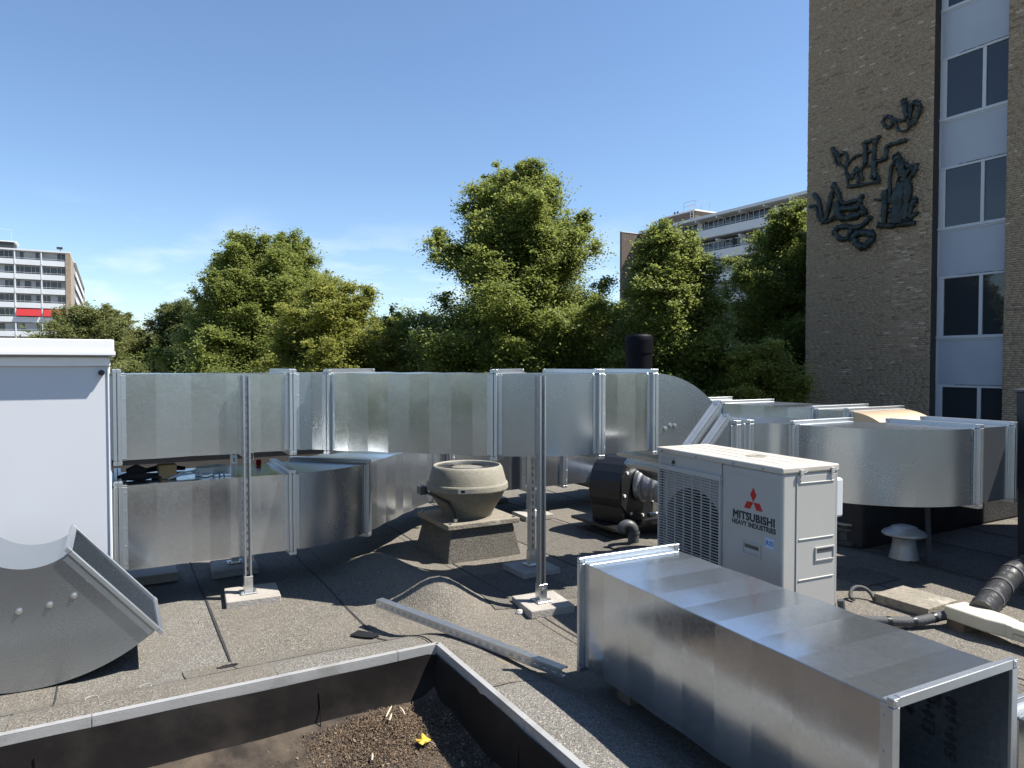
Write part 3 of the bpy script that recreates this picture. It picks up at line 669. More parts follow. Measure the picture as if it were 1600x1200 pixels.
slab(Wxy(0.22, 5.42), TH, 'dark concrete slab below the lower duct beside the cabinet', sc_=(1.1, .9, 1.2), z=0.0)
slab(Wxy(2.95, 6.05), TH, 'dark concrete slab in shade behind the fan pedestal', sc_=(1.1, 1.1, 1), z=0.0)

st = thing('strut_channel', 'loose slotted steel strut channel lying across the felt hump', 'strut', (0, 0, 0))
pL, pR = Vector((*Wxy(1.295, 3.80), 0.128)), Vector((*Wxy(1.74, 2.60), 0.092))
d = (pR - pL); L = d.length; d.normalize(); side = d.cross(Vector((0, 0, 1))).normalized(); upv = side.cross(d)
m = MB(); strut_mesh(m, L, -upv * 0.0, (d, upv, -side))
st.location = pL + side * 0.02 + Vector((0, 0, 0.012)); m.build('channel', 'strut_steel', st)

# loose paving tile, stone, rubber offcut
o = MB().ext(-0.155, 0.155, -0.165, 0.165, 0, 0.055).build('paving_tile', 'old_concrete', bevel=0.004); put(o, (2.45, 4.28, 0.006), TH + 0.02)
tag(o, 'weathered brown concrete tile lying loose near the cream trunking', 'tile')
o = MB().lathe([(0.001, 0.03), (0.016, 0.026), (0.027, 0.010), (0.024, 0), (0.001, 0)], seg=7).build('stone', 'stone'); put(o, (0.045, 4.14, 0.002)); o.scale = (1, .7, 1); tag(o, 'small pale stone beside the bright concrete slab', 'stone')
oc = MB(); vs_ = []
for i in range(9):
    for j in range(5):
        x, y = -0.075 + 0.15 * i / 8, -0.036 + 0.072 * j / 4
        wx2, wy2 = -0.79 + x * 0.9 + y * 0.45, 3.79 - x * 0.42 + y * 0.9; vs_.append((wx2, wy2, Hs(*toG(wx2, wy2)) + 0.016))
oc.add(vs_, [(i * 5 + j, (i + 1) * 5 + j, (i + 1) * 5 + j + 1, i * 5 + j + 1) for i in range(8) for j in range(4)])
tag(oc.build('rubber_offcut', 'rubber_patch', solid=0.004), 'small flat black rubber offcut on the sunlit felt', 'offcut')
# slit in the drain patch and rings of old sealant on the felt
for (x, y, nm) in ((-1.365, 3.37, 'drain'), (-1.62, 3.10, 'ring'), (-1.75, 2.92, 'ring')):
    g = toG(x, y); z_ = Hs(*g)
    if nm == 'drain':
        o = MB().lathe([(0.001, 0.0), (0.04, 0.0), (0.042, 0.004)], seg=20).build('drain_slit', 'unit_dark', roof); o.scale = (1.0, 0.42, 1); o.location = (g[0], g[1], z_ + 0.0085)
        MB().tube([(g[0] + 0.046 * math.cos(R(a_)), g[1] + 0.020 * math.sin(R(a_)), z_ + 0.012) for a_ in range(0, 181, 20)], 0.005, 6).build('drain_lip', 'felt', roof)
    else: MB().tube([(g[0] + 0.024 * math.cos(R(a_)), g[1] + 0.020 * math.sin(R(a_)), z_ + 0.0085) for a_ in range(0, 361, 24)], 0.0022, 5, caps=False).build('sealant_ring', 'concrete', roof)

# ------------------------------------------------------------------ white air handling cabinet
cb = thing('air_handler', 'big white air handling cabinet at the start of the two ducts', 'cabinet', W(0, 4.66), TH)
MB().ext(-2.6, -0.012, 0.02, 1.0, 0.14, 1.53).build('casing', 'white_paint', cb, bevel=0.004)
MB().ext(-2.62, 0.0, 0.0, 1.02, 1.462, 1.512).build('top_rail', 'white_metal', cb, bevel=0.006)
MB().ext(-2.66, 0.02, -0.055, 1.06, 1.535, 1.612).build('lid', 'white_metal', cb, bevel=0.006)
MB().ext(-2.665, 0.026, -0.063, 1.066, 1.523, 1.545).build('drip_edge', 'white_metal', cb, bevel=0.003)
MB().ext(-0.016, -0.002, 0.012, 0.05, 0.14, 1.46).build('corner_post', 'white_metal', cb, bevel=0.003)
for x in (-1.30,): MB().ext(x - 0.003, x + 0.003, 0.0165, 0.03, 0.16, 1.455).build('panel_joint', 'unit_dark', cb)
MB().tube([(-0.045, 0.022, 1.425), (-0.045, -0.012, 1.425)], 0.016, 16).build('knob', 'black_plastic', cb)
for x in (-2.4, -1.2, -0.1):
    for y in (0.1, 0.9): MB().ext(x - 0.06, x + 0.06, y - 0.06, y + 0.06, 0, 0.14).build('foot', 'black_plastic', cb)

# ------------------------------------------------------------------ outdoor unit
AW, AD, AZ0, AZ1 = 0.96, 0.36, 0.10, 0.975
ac = thing('outdoor_unit', 'white air-conditioning outdoor unit with round fan grille and red three-diamond logo', 'air conditioner', (1.067, 3.748, 0.012), R(25 - 90))
hw = AW / 2
# body made of panels so that the fan opening is real
GX0, GX1, GZ0, GZ1 = -hw + 0.022, 0.062, AZ0 + 0.06, AZ1 - 0.125
m = MB()
m.ext(-hw, hw, AD - 0.01, AD, AZ0, AZ1 - 0.03); m.ext(-hw, -hw + 0.008, 0.0, AD - 0.01, AZ0, AZ1 - 0.03)
m.ext(-hw + 0.008, GX0, 0, 0.012, AZ0, AZ1 - 0.03); m.ext(GX0, GX1, 0, 0.012, GZ1, AZ1 - 0.03); m.ext(GX0, GX1, 0, 0.012, AZ0, GZ0)
m.ext(GX0, GX1, 0.012, AD - 0.01, AZ0, AZ0 + 0.02)
m.build('front_panel', 'unit_paint', ac, bevel=0.002)
MB().ext(0.0655, hw, 0, AD - 0.012, AZ0 + 0.03, AZ1 - 0.031).build('service_panel', 'unit_paint', ac, bevel=0.012, bseg=3)
sp = MB().ext(hw + 0.0015, hw + 0.004, 0.085, AD - 0.015, AZ0 + 0.07, AZ1 - 0.045).build('side_panel', 'unit_paint', ac, bevel=0.0015)
for z in (0.895, 0.625, 0.43): MB().tube([(hw + 0.004, 0.10, z), (hw + 0.004, AD - 0.03, z)], 0.004, 8).build('rib', 'unit_paint', sp)
lid = MB().ext(-hw - 0.006, hw + 0.006, -0.008, AD + 0.006, AZ1 - 0.032, AZ1).build('lid', 'unit_lid', ac, bevel=0.008, bseg=3)
for k in range(3): MB().ext(-hw + 0.04, hw - 0.12, 0.09 + 0.09 * k, 0.094 + 0.09 * k, AZ1 - 0.001, AZ1 + 0.0015).build('lid_rib', 'unit_lid', lid)
MB().ext(hw - 0.10, hw - 0.094, 0.05, AD - 0.04, AZ1 - 0.001, AZ1 + 0.0015).build('lid_rib', 'unit_lid', lid)
MB().lathe([(0.055, AZ1 + 0.0005), (0.05, AZ1 + 0.003), (0.024, AZ1 + 0.003), (0.022, AZ1 + 0.0012), (0.001, AZ1 + 0.0012)], (0.10, 0.20, 0), 28).build('lid_plug', 'old_concrete', lid)
MB().ext(-hw, hw, 0.0, AD, AZ0 - 0.012, AZ0 + 0.0295).build('base_pan', 'unit_paint', ac, bevel=0.004)
for x in (-0.32, 0.32): MB().ext(x - 0.05, x + 0.05, -0.03, AD + 0.03, 0.0, AZ0 - 0.013).build('foot', 'foam_grey', ac, bevel=0.004)
# fan shroud + blades behind the grille
fcx, fcz = (GX0 + GX1) / 2 + 0.01, (GZ0 + GZ1) / 2; Mx = Matrix.Translation((fcx, 0, fcz)) @ Matrix.Rotation(R(90), 4, 'X')
def lath_y(mb, prof, seg=48):
    t = MB(); t.lathe(prof, seg=seg); mb.add([Mx @ Vector(v) for v in t.v], t.f, True); return mb
sh = MB(); ring = []
FR = 0.265
N = 48
outer = []
for k in range(N):
    an = k * math.tau / N; cx, cz = math.cos(an), math.sin(an)
    q = min((GX1 - GX0) / 2 / max(1e-6, abs(cx)), (GZ1 - GZ0) / 2 / max(1e-6, abs(cz)))
    outer.append(((GX0 + GX1) / 2 + cx * q, 0.020, (GZ0 + GZ1) / 2 + cz * q))
inner = [(fcx + FR * math.cos(k * math.tau / N), 0.024, fcz + FR * math.sin(k * math.tau / N)) for k in range(N)]
deep = [(x, 0.20, z) for x, _, z in inner]
sh.add(outer + inner, [(k, (k + 1) % N, N + (k + 1) % N, N + k) for k in range(N)]); sh.add(inner + deep, [(k, (k + 1) % N, N + (k + 1) % N, N + k) for k in range(N)], True)
sh.build('fan_shroud', 'unit_grille', ac)
MB().ext(GX0, GX1, 0.22, 0.24, GZ0, GZ1).build('coil', 'unit_dark', ac)
fan = MB()
fan = lath_y(fan, [(0.001, -0.08), (0.05, -0.08), (0.06, -0.12), (0.06, -0.18)], 24)
for k in range(3):
    a0 = k * math.tau / 3 + 0.3; vs = []
    for i in range(7):
        for j in range(5):
            rr = 0.055 + 0.19 * j / 4; an = a0 + (i / 6) * 1.35 + 0.25 * j / 4
            vs.append((fcx + rr * math.cos(an), 0.095 + 0.07 * i / 6, fcz + rr * math.sin(an)))
    fan.add(vs, [(i * 5 + j, i * 5 + j + 1, (i + 1) * 5 + j + 1, (i + 1) * 5 + j) for i in range(6) for j in range(4)], True)
fan.build('fan', 'unit_dark', ac)
gr = MB().ext(GX0 - 0.006, GX1 + 0.006, -0.014, 0.004, GZ1, GZ1 + 0.028).ext(GX0 - 0.006, GX0 + 0.004, -0.014, 0.004, GZ0, GZ1).ext(GX1 - 0.004, GX1 + 0.006, -0.014, 0.004, GZ0, GZ1).ext(GX0 - 0.006, GX1 + 0.006, -0.014, 0.004, GZ0 - 0.012, GZ0).build('fan_grille', 'unit_grille', ac, bevel=0.002)
hm = MB().ext(GX0 + 0.004, GX1 - 0.004, -0.0022, 0.0022, -0.0022, 0.0022).build('grille_wire', 'unit_grille', gr); me = hm.data
nw = 44
for k in range(nw):
    q = hm if k == 0 else hm.copy()
    if k: COL.objects.link(q)
    q.location = (0, -0.010, GZ0 + (GZ1 - GZ0) * (k + 0.5) / nw)
vm = MB().ext(-0.003, 0.003, -0.003, 0.003, GZ0, GZ1).build('grille_bar', 'unit_grille', gr)
for k in range(6):
    q = vm if k == 0 else vm.copy()
    if k: COL.objects.link(q)
    q.location = (GX0 + (GX1 - GX0) * (k + 1) / 7, -0.006, 0)
MB().ext(GX1 - 0.03, GX1 + 0.012, -0.018, 0.0, GZ1 + 0.002, GZ1 + 0.024).build('grille_clip', 'unit_grille', gr, bevel=0.002)
# emblem and lettering
EX, EZ, E_ = 0.292, 0.780, 0.073
def rhomb(ang, nm):
    d = Vector((math.cos(ang), math.sin(ang))); nn = Vector((-d.y, d.x)); h = E_ / 2; q = E_ * math.tan(R(30)) / 2 * 1.0
    poly = [Vector((0, 0)) + d * 0.001, d * h - nn * q, d * E_, d * h + nn * q]
    MB().prism([(p.x, p.y) for p in poly], 0.0, 0.0012, Matrix.Translation((EX, 0.0, EZ)) @ Matrix.Rotation(R(90), 4, 'X')).build('logo_diamond', 'logo_red', ac)
for a_ in (90, 210, 330): rhomb(R(a_), 0)
def text(body, size, x, z, m, parent, width=1.0, y=-0.0004, bold=0.0, rot=None, name='lettering'):
    c = bpy.data.curves.new(name, 'FONT'); c.body = body; c.size = size; c.align_x = 'CENTER'; c.align_y = 'CENTER'; c.extrude = 0.0004; c.bevel_depth = bold; c.bevel_resolution = 0; c.space_character = 1.05
    o = bpy.data.objects.new(name, c); COL.objects.link(o); o.parent = parent; o.location = (x, y, z); o.rotation_euler = rot or (R(90), 0, 0); o.scale = (width, 1, 1)
    c.materials.append(MATS[m]); bpy.context.view_layer.update()
    me = bpy.data.meshes.new_from_object(o); q = bpy.data.objects.new(name, me); COL.objects.link(q); q.parent = parent
    q.location, q.rotation_euler, q.scale = o.location, o.rotation_euler, o.scale; bpy.data.objects.remove(o); return q
text('MITSUBISHI', 0.054, EX, 0.700, 'logo_black', ac, 1.0, bold=0.0022)
text('HEAVY INDUSTRIES', 0.034, EX, 0.662, 'logo_black', ac, 0.95, bold=0.0013)
MB().ext(0.375, 0.43, -0.0012, -0.0002, 0.575, 0.625).build('sticker', 'sticker_blue', ac)
text('R32', 0.030, 0.4025, 0.600, 'sticker_ink', ac, 0.95, y=-0.0016, bold=0.0006)
MB().ext(-0.445, -0.315, -0.0012, -0.0002, AZ1 - 0.108, AZ1 - 0.05).build('sticker', 'sticker_grey', ac)
for x in (-0.425, -0.398, -0.371):
    MB().prism([(-0.011, -0.009), (0.011, -0.009), (0, 0.011)], 0.0013, 0.0019, Matrix.Translation((x, 0, AZ1 - 0.076)) @ Matrix.Rotation(R(90), 4, 'X')).build('warning_mark', 'unit_paint', ac)
MB().prism([(-0.014, 0.006), (0, 0.018), (0.016, 0.008), (0.012, -0.006), (0.002, -0.006), (0.001, -0.018), (-0.006, -0.006), (-0.016, -0.004)], 0.0013, 0.0022, Matrix.Translation((-0.335, 0, AZ1 - 0.078)) @ Matrix.Rotation(R(90), 4, 'X')).build('warning_mark', 'logo_black', ac)
def handle(o, x, z, side):
    if side:
        f = MB()
        for (y0_, y1_, z0, z1) in ((-.065, .065, .026, .034), (-.065, .065, -.034, -.026), (-.065, -.056, -.026, .026), (.056, .065, -.026, .026)): f.ext(hw + 0.0035, hw + 0.010, x + y0_, x + y1_, z + z0, z + z1)
        h = f.build('handle', 'unit_paint', ac, bevel=0.002); MB().ext(hw + 0.0042, hw + 0.0055, x - .055, x + .055, z - .025, z + .025).build('handle_recess', 'unit_grille', h); MB().ext(hw + 0.0056, hw + 0.0062, x - .050, x + .050, z + .004, z + .022).build('handle_slot', 'coil', h)
    else:
        f = MB()
        for (x0_, x1_, z0, z1) in ((-.062, .062, .024, .032), (-.062, .062, -.032, -.024), (-.062, -.053, -.024, .024), (.053, .062, -.024, .024)): f.ext(x + x0_, x + x1_, -0.007, 0.0, z + z0, z + z1)
        h = f.build('handle', 'unit_paint', ac, bevel=0.002); MB().ext(x - .052, x + .052, -0.0016, -0.0004, z - .023, z + .023).build('handle_recess', 'unit_grille', h); MB().ext(x - .047, x + .047, -0.0026, -0.0018, z + .002, z + .020).build('handle_slot', 'coil', h)
handle(ac, 0.285, 0.545, False); handle(ac, 0.270, 0.545, True)
for z in (0.905, 0.625): MB().ext(0.10, hw - 0.06, -0.0015, 0.001, z, z + 0.003).build('press_line', 'unit_grille', ac)
for x in (-0.43, -0.13, 0.16, 0.36): MB().tube([(x, -0.0082, AZ1 - 0.020), (x, -0.012, AZ1 - 0.020)], 0.005, 8).build('screw', 'bracket', ac)
for y in (0.11, 0.315):
    c_ = MB().ext(hw + 0.006, hw + 0.016, y - 0.012, y + 0.012, AZ1 - 0.040, AZ1 - 0.014).tube([(hw + 0.016, y + 0.014, AZ1 - 0.03), (hw + 0.02, y + 0.03, AZ1 - 0.022)], 0.004, 6).build('lid_clip', 'unit_paint', ac, bevel=0.002)
MB().ext(hw - 0.17, hw - 0.01, AD + 0.0005, AD + 0.055, AZ1 - 0.27, AZ1 - 0.075).build('pipe_cover', 'white_paint', ac, bevel=0.012)
MB().tube([(hw + 0.01, AD + 0.02, AZ0 + 0.2), (hw + 0.02, AD + 0.04, 0.12), (hw + 0.05, AD + 0.03, 0.03)], 0.018, 10).build('drain_hose', 'pvc_grey', ac)

# ------------------------------------------------------------------ roof fan on its pedestal
ped = thing('fan_pedestal', 'felt covered pedestal with overhanging slab top carrying the round roof fan', 'pedestal', W(2.45, 5.05), TH)
m = MB(); b0, b1 = 0.315, 0.265
m.add([(-b0, -b0, -0.01), (b0, -b0, -0.01), (b0, b0, -0.01), (-b0, b0, -0.01), (-b1, -b1, 0.245), (b1, -b1, 0.245), (b1, b1, 0.245), (-b1, b1, 0.245)], [(0, 1, 5, 4), (1, 2, 6, 5), (2, 3, 7, 6), (3, 0, 4, 7), (4, 5, 6, 7)]).build('upstand', 'felt_dark', ped, bevel=0.01)
MB().ext(-0.305, 0.305, -0.305, 0.305, 0.245, 0.285).build('slab_top', 'old_concrete', ped, bevel=0.006)
for sx in (-.27, .27):
    for sy in (-.27, .27): MB().tube([(sx, sy, 0.285), (sx, sy, 0.297)], 0.012, 6).build('bolt', 'bracket', ped)
rf = thing('roof_fan', 'round beige bowl shaped roof exhaust fan on a square pedestal', 'fan', W(2.45, 5.05, 0.285), TH)
MB().lathe([(0.195, 0.0), (0.20, 0.02), (0.215, 0.05), (0.245, 0.10), (0.278, 0.15), (0.300, 0.20), (0.306, 0.212)], seg=64, sharp=False).build('bowl', 'fan_bowl', rf)
MB().lathe([(0.306, 0.212), (0.322, 0.214), (0.324, 0.222), (0.322, 0.252), (0.318, 0.262), (0.308, 0.264)], seg=64).build('belt', 'fan_paint', rf)
MB().lathe([(0.308, 0.264), (0.296, 0.315), (0.279, 0.375), (0.272, 0.386), (0.266, 0.396), (0.258, 0.398), (0.252, 0.388), (0.25, 0.34)], seg=64, sharp=False).build('cowl', 'fan_paint', rf)
MB().lathe([(0.25, 0.335), (0.12, 0.33)], seg=64).build('throat', 'unit_dark', rf)
MB().lathe([(0.135, 0.30), (0.135, 0.366), (0.128, 0.374), (0.001, 0.380)], seg=48).build('top_disc', 'fan_bowl', rf)
g_ = MB()
for rr in (0.15, 0.168, 0.186, 0.204, 0.222, 0.24): g_.tube([(rr * math.cos(t * math.tau / 48), rr * math.sin(t * math.tau / 48), 0.386) for t in range(49)], 0.0022, 5, caps=False)
for k in range(28):
    t = k * math.tau / 28; g_.bar((0.13 * math.cos(t), 0.13 * math.sin(t), 0.383), (0.254 * math.cos(t), 0.254 * math.sin(t), 0.383), 0.003, 0.003)
g_.build('guard', 'coil', rf)
ca = R(-92 - 29.5); p = Vector((math.cos(ca), math.sin(ca), 0)); q = Vector((-p.y, p.x, 0))
MB().box(p * 0.324 + Vector((0, 0, 0.237)), (0.075, 0.008, 0.03), (q, p, Vector((0, 0, 1)))).build('clasp', 'zinc_bolt', rf)
MB().box(p * 0.329 + Vector((0, 0, 0.237)), (0.03, 0.008, 0.02), (q, p, Vector((0, 0, 1)))).build('clasp_latch', 'unit_dark', rf)
def rel(x, y, z): g = toG(x, y); c = (2.45, 5.05); return (g[0] - c[0], g[1] - c[1], z)
cx_, cy_ = W(2.45, 5.05)[:2]
MB().tube([(-0.32 * CT - 0.02, 0.13, 0.20), (-0.315, 0.08, 0.19), (-0.29, -0.06, 0.175), (-0.24, -0.16, 0.14), (-0.205, -0.20, 0.07), (-0.20, -0.21, 0.01)], 0.011, 10).build('cable', 'black_plastic', rf)
MB().tube([(-0.2, -0.21, -0.002), (-0.2, -0.21, 0.025)], 0.018, 10).build('cable_gland', 'zinc_bolt', rf)
MB().ext(-0.36, -0.30, 0.09, 0.17, 0.17, 0.235).build('junction_box', 'coil', rf, bevel=0.003)

# ------------------------------------------------------------------ black centrifugal blower with hose
bl = thing('blower', 'black centrifugal blower on a black base plate with grey flexible hose', 'fan', (0.98, 6.32, 0.0), TH)
MB().ext(-0.34, 0.75, -0.32, 0.30, 0.08, 0.105).build('base_plate', 'blower_black', bl, bevel=0.002)
MB().ext(-0.20, 0.70, -0.24, -0.18, 0.015, 0.08).ext(-0.20, 0.70, 0.14, 0.20, 0.015, 0.08).build('base_rail', 'blower_black', bl)
MB().ext(0.06, 0.95, -0.36, -0.30, 0.105, 0.135).build('beam', 'timber', bl, bevel=0.003)
MB().tube([(0.10, -0.25, 0.16), (0.95, -0.25, 0.16)], 0.022, 10).build('rail_tube', 'strut_steel', bl)
# scroll: octagonal side plates facing +a / -b
sa = R(-71); nx = Vector((math.cos(sa), math.sin(sa), 0)); tx_ = Vector((-math.sin(sa), math.cos(sa), 0)); Zv = Vector((0, 0, 1))
Ms = Matrix(((tx_.x, 0, nx.x, 0.0), (tx_.y, 0, nx.y, -0.02), (0, 1, nx.z, 0.40), (0, 0, 0, 1)))
octa = [(0.31 * math.cos(R(22.5 + 45 * k)), 0.31 * math.sin(R(22.5 + 45 * k))) for k in range(8)]
scr = octa[:]; scr = [(x, max(y, -0.29)) for x, y in scr]
body = [(-0.24, -0.29), (0.24, -0.29)] + [(0.30 * math.cos(R(a_)), 0.30 * math.sin(R(a_))) for a_ in range(-30, 211, 15)]
MB().prism(body, -0.16, 0.16, Ms).build('scroll_housing', 'blower_black', bl, bevel=0.004)
MB().prism([(x * 1.0, y * 1.0) for x, y in octa], 0.162, 0.172, Ms).build('inlet_plate', 'blower_black', bl)
for k in range(8):
    an = R(10 + 45 * k); c = Ms @ Vector((0.255 * math.cos(an), 0.255 * math.sin(an), 0.172)); d_ = nx * 0.012
    MB().tube([c, c + d_], 0.013, 10).build('bolt', 'white_metal', bl)
# hose: corrugated
c0 = Ms @ Vector((0, 0.02, 0.172)); pts = []; rs = []
wx_ = Vector((CT, -ST, 0)); ctrl = [c0, c0 + nx * 0.11 + wx_ * 0.02, c0 + nx * 0.19 + wx_ * 0.12 + Vector((0, 0, -0.05)), c0 + nx * 0.20 + wx_ * 0.30 + Vector((0, 0, -0.12)), c0 + nx * 0.16 + wx_ * 0.62 + Vector((0, 0, -0.20))]
def cr(P, t):
    n_ = len(P) - 1; i = min(int(t * n_), n_ - 1); u_ = t * n_ - i
    p0, p1, p2, p3 = P[max(i - 1, 0)], P[i], P[i + 1], P[min(i + 2, n_)]
    return 0.5 * ((2 * p1) + (p2 - p0) * u_ + (2 * p0 - 5 * p1 + 4 * p2 - p3) * u_ ** 2 + (3 * p1 - p0 - 3 * p2 + p3) * u_ ** 3)
for i in range(73):
    t = i / 72; pts.append(cr(ctrl, t)); rs.append(0.135 - 0.035 * t + 0.007 * math.sin(i * math.tau / 6) + 0.004 * math.sin(i * 1.7))
MB().tube(pts, rs, 22).build('flexible_hose', 'hose_grey', bl)
tt = (pts[3] - pts[0]).normalized(); MB().tube([pts[0] + tt * 0.01, pts[0] + tt * 0.045], 0.146, 28).build('hose_collar', 'strut_steel', bl)

fl = thing('vent_stack', 'black capped cylindrical vent stack rising above the ducts before the trees', 'stack', (1.42, 7.95, 0.0))
MB().lathe([(0.148, 0.0), (0.148, 1.66)], seg=40).build('pipe', 'flue_black', fl)
MB().lathe([(0.156, 1.60), (0.157, 1.75), (0.150, 1.785), (0.132, 1.808), (0.128, 1.80), (0.001, 1.80)], seg=40).build('cap', 'flue_black', fl)

gn = thing('gooseneck_pipe', 'small dark grey gooseneck vent pipe standing on the felt', 'pipe', (0.985, 5.72, 0.004), R(0))
pts = [(0, 0, 0), (0, 0, 0.115)] + [(-0.05 + 0.05 * math.cos(R(a_)), 0.0 - 0.01 * a_ / 180, 0.115 + 0.055 * math.sin(R(a_))) for a_ in range(15, 166, 15)] + [(-0.106, -0.012, 0.105)]
MB().tube(pts[:2] , 0.046, 20).build('riser', 'pvc_grey', gn); MB().tube(pts[1:], 0.043, 20, caps=False).build('bend', 'pvc_grey', gn, solid=0.003)
MB().lathe([(0.051, 0.10), (0.051, 0.125)], seg=24).build('socket', 'pvc_grey', gn)
MB().lathe([(0.20, 0.002), (0.17, 0.010), (0.06, 0.016), (0.045, 0.03)], seg=32, sharp=False).build('felt_collar', 'felt_dark', gn)

# beige duct casing and grey pipe behind the blower
bc_ = thing('duct_casing', 'beige boxed casing running back behind the blower', 'casing', W(4.62, 5.3), TH)
MB().ext(-0.12, 0.12, 0, 1.0, 0.50, 0.66).build('box', 'trunking', bc_, bevel=0.004)
for y in (0.05, 0.9): MB().ext(-0.03, 0.03, y, y + 0.06, 0, 0.50).build('leg', 'strut_steel', bc_)
gp = MB().tube([(0, 0, 0), (0, 1.15, 0)], 0.125, 24).build('grey_pipe', 'hose_grey'); put(gp, W(4.40, 5.35, 0.30), TH); tag(gp, 'grey round pipe lying below the beige casing behind the blower', 'pipe')

# ------------------------------------------------------------------ small things at the right
def mushroom(name, label, loc, s):
    t = thing(name, label, 'vent', loc, 0, 'roof vents'); t.scale = (s, s, s)
    MB().lathe([(0.105, 0.0), (0.100, 0.02), (0.085, 0.09), (0.078, 0.135), (0.080, 0.14), (0.080, 0.15)], seg=36, sharp=False).build('stem', 'aluminium', t)
    MB().lathe([(0.082, 0.148), (0.086, 0.154), (0.082, 0.160), (0.086, 0.166), (0.082, 0.172)], seg=36).build('louvre_ring', 'aluminium', t)
    MB().lathe([(0.09, 0.168), (0.150, 0.176), (0.156, 0.186), (0.140, 0.205), (0.098, 0.224), (0.094, 0.228), (0.090, 0.236), (0.06, 0.247), (0.001, 0.250)], seg=40, sharp=False).build('cap', 'aluminium', t)
    return t
mushroom('mushroom_vent', 'grey metal mushroom vent with wide domed cap under the big curved duct', (2.98, 5.36, 0.003), 1.0)
pv = thing('pipe_vent', 'ribbed grey pipe vent half hidden behind the outdoor unit', 'vent', (2.76, 5.80, 0.003))
MB().lathe([(0.10, 0), (0.10, 0.03), (0.07, 0.04), (0.066, 0.10), (0.088, 0.105), (0.092, 0.12), (0.088, 0.135), (0.07, 0.138), (0.07, 0.15), (0.092, 0.155), (0.096, 0.17), (0.090, 0.185), (0.001, 0.19)], seg=32).build('body', 'pvc_grey', pv)
MB().lathe([(0.098, 0.165), (0.098, 0.176)], seg=32).build('ring', 'aluminium', pv)

up2 = thing('roof_upstand', 'black felt covered upstand block under the rear duct', 'upstand', W(5.2, 3.5), TH)
MB().ext(0, 3.8, 0.02, 2.6, -0.01, 0.47).build('block', 'bitumen', up2, bevel=0.03)
MB().ext(0, 3.8, -0.012, 0.019, 0.38, 0.47).build('flashing', 'panel_dark', up2)
uw = thing('upstand_wall', 'sunlit granular felt upstand wall behind the outdoor unit', 'wall', W(4.3, 5.05), TH)
MB().ext(-0.1, 0.9, 0.0, 0.22, -0.01, 0.42).build('wall', 'felt', uw, bevel=0.02)
pb = thing('dark_housing', 'tall dark sheet metal housing with sloped side beyond the end of the S-bend duct', 'housing', W(5.60, 2.60), TH)
hv = [(0.02, 0.0, 0), (0.99, 0.0, 0), (0.99, -1.5, 0), (0.02, -1.5, 0), (-0.05, 0.0, 1.28), (0.99, 0.0, 1.28), (0.99, -1.5, 1.28), (-0.05, -1.5, 1.28)]
MB().add(hv, [(0, 1, 2, 3), (7, 6, 5, 4), (0, 4, 5, 1), (1, 5, 6, 2), (2, 6, 7, 3), (3, 7, 4, 0)]).build('casing', 'panel_dark', pb, bevel=0.006)
MB().ext(-0.07, 0.99, -1.52, 0.02, 1.283, 1.30).build('lid', 'coil', pb, bevel=0.003)
MB().ext(1.0, 2.4, -1.5, 0.35, 0.0, 2.9).build('unseen_shade_block', 'panel_dark', pb, bevel=0.01)  # added out of view to throw shade on the roof beside it
for y in (-0.5, -1.0): MB().bar((0.012, y, 0.02), (-0.056, y, 1.26), 0.03, 0.012, up=(0, 1, 0)).build('rib', 'panel_dark', pb)
pr = MB().bar((0, 0, 0), (0.12, 0.10, 0.52), 0.035, 0.012).build('leaning_strip', 'panel_dark'); put(pr, W(5.28, 3.03, 0.0), TH); tag(pr, 'dark flat metal strip leaning against the black upstand block', 'strip')

# cream trunking with black insulated pipes
tr = thing('cable_trunking', 'cream plastic pipe trunking with wider end box on the felt', 'trunking', (2.52, 3.92, 0.05), R(-68))
Mt = Matrix.Identity(4)
MB().prism([(-0.06, -0.085), (0.17, -0.085), (0.27, -0.055), (0.27, 0.055), (0.17, 0.085), (-0.06, 0.085)], 0.0, 0.075).build('end_box', 'trunking', tr, bevel=0.012, bseg=3)
MB().ext(0.24, 1.9, -0.052, 0.052, 0.0, 0.032).build('base', 'trunking', tr, bevel=0.004); MB().ext(0.24, 1.9, -0.055, 0.055, 0.0335, 0.068).build('cover', 'trunking', tr, bevel=0.010, bseg=3)
MB().ext(0.262, 0.30, -0.059, 0.059, 0.0, 0.0715).build('joint_sleeve', 'trunking', tr, bevel=0.008)
for x in (0.0, 0.9, 1.7): MB().ext(x - 0.05, x + 0.05, -0.07, 0.07, -0.05, -0.001).build('block', 'timber', tr)
bp_ = thing('insulated_pipe', 'thick black foil wrapped pipe curving down into the cream trunking', 'pipe', (0, 0, 0))
P_ = [Vector(p) for p in ((2.60, 3.90, 0.10), (2.78, 4.07, 0.125), (2.98, 4.26, 0.15), (3.18, 4.42, 0.19), (3.38, 4.47, 0.22), (3.62, 4.42, 0.24), (4.1, 4.3, 0.24))]
pts = [cr(P_, i / 60) for i in range(61)]
MB().tube(pts, [0.064 + 0.003 * math.sin(i * 1.9) + 0.002 * math.sin(i * 3.7) for i in range(61)], 20).build('wrapped_pipe', 'insul_black', bp_)
for i in (8, 16, 25, 36, 48): MB().tube(pts[i:i + 2], 0.0675, 20, caps=False).build('tape_band', 'foil_tape', bp_)
MB().bar((3.3, 4.47, 0.002), (3.3, 4.47, 0.16), 0.06, 0.05).build('pipe_foot', 'timber', bp_)
tp = thing('thin_pipe', 'thin black foam insulated pipe with tape bands running out of the trunking', 'pipe', (0, 0, 0))
P_ = [Vector(p) for p in ((1.55, 4.02, 0.06), (1.80, 3.97, 0.04), (2.05, 3.93, 0.038), (2.25, 3.92, 0.04), (2.42, 3.95, 0.062), (2.55, 3.94, 0.08))]
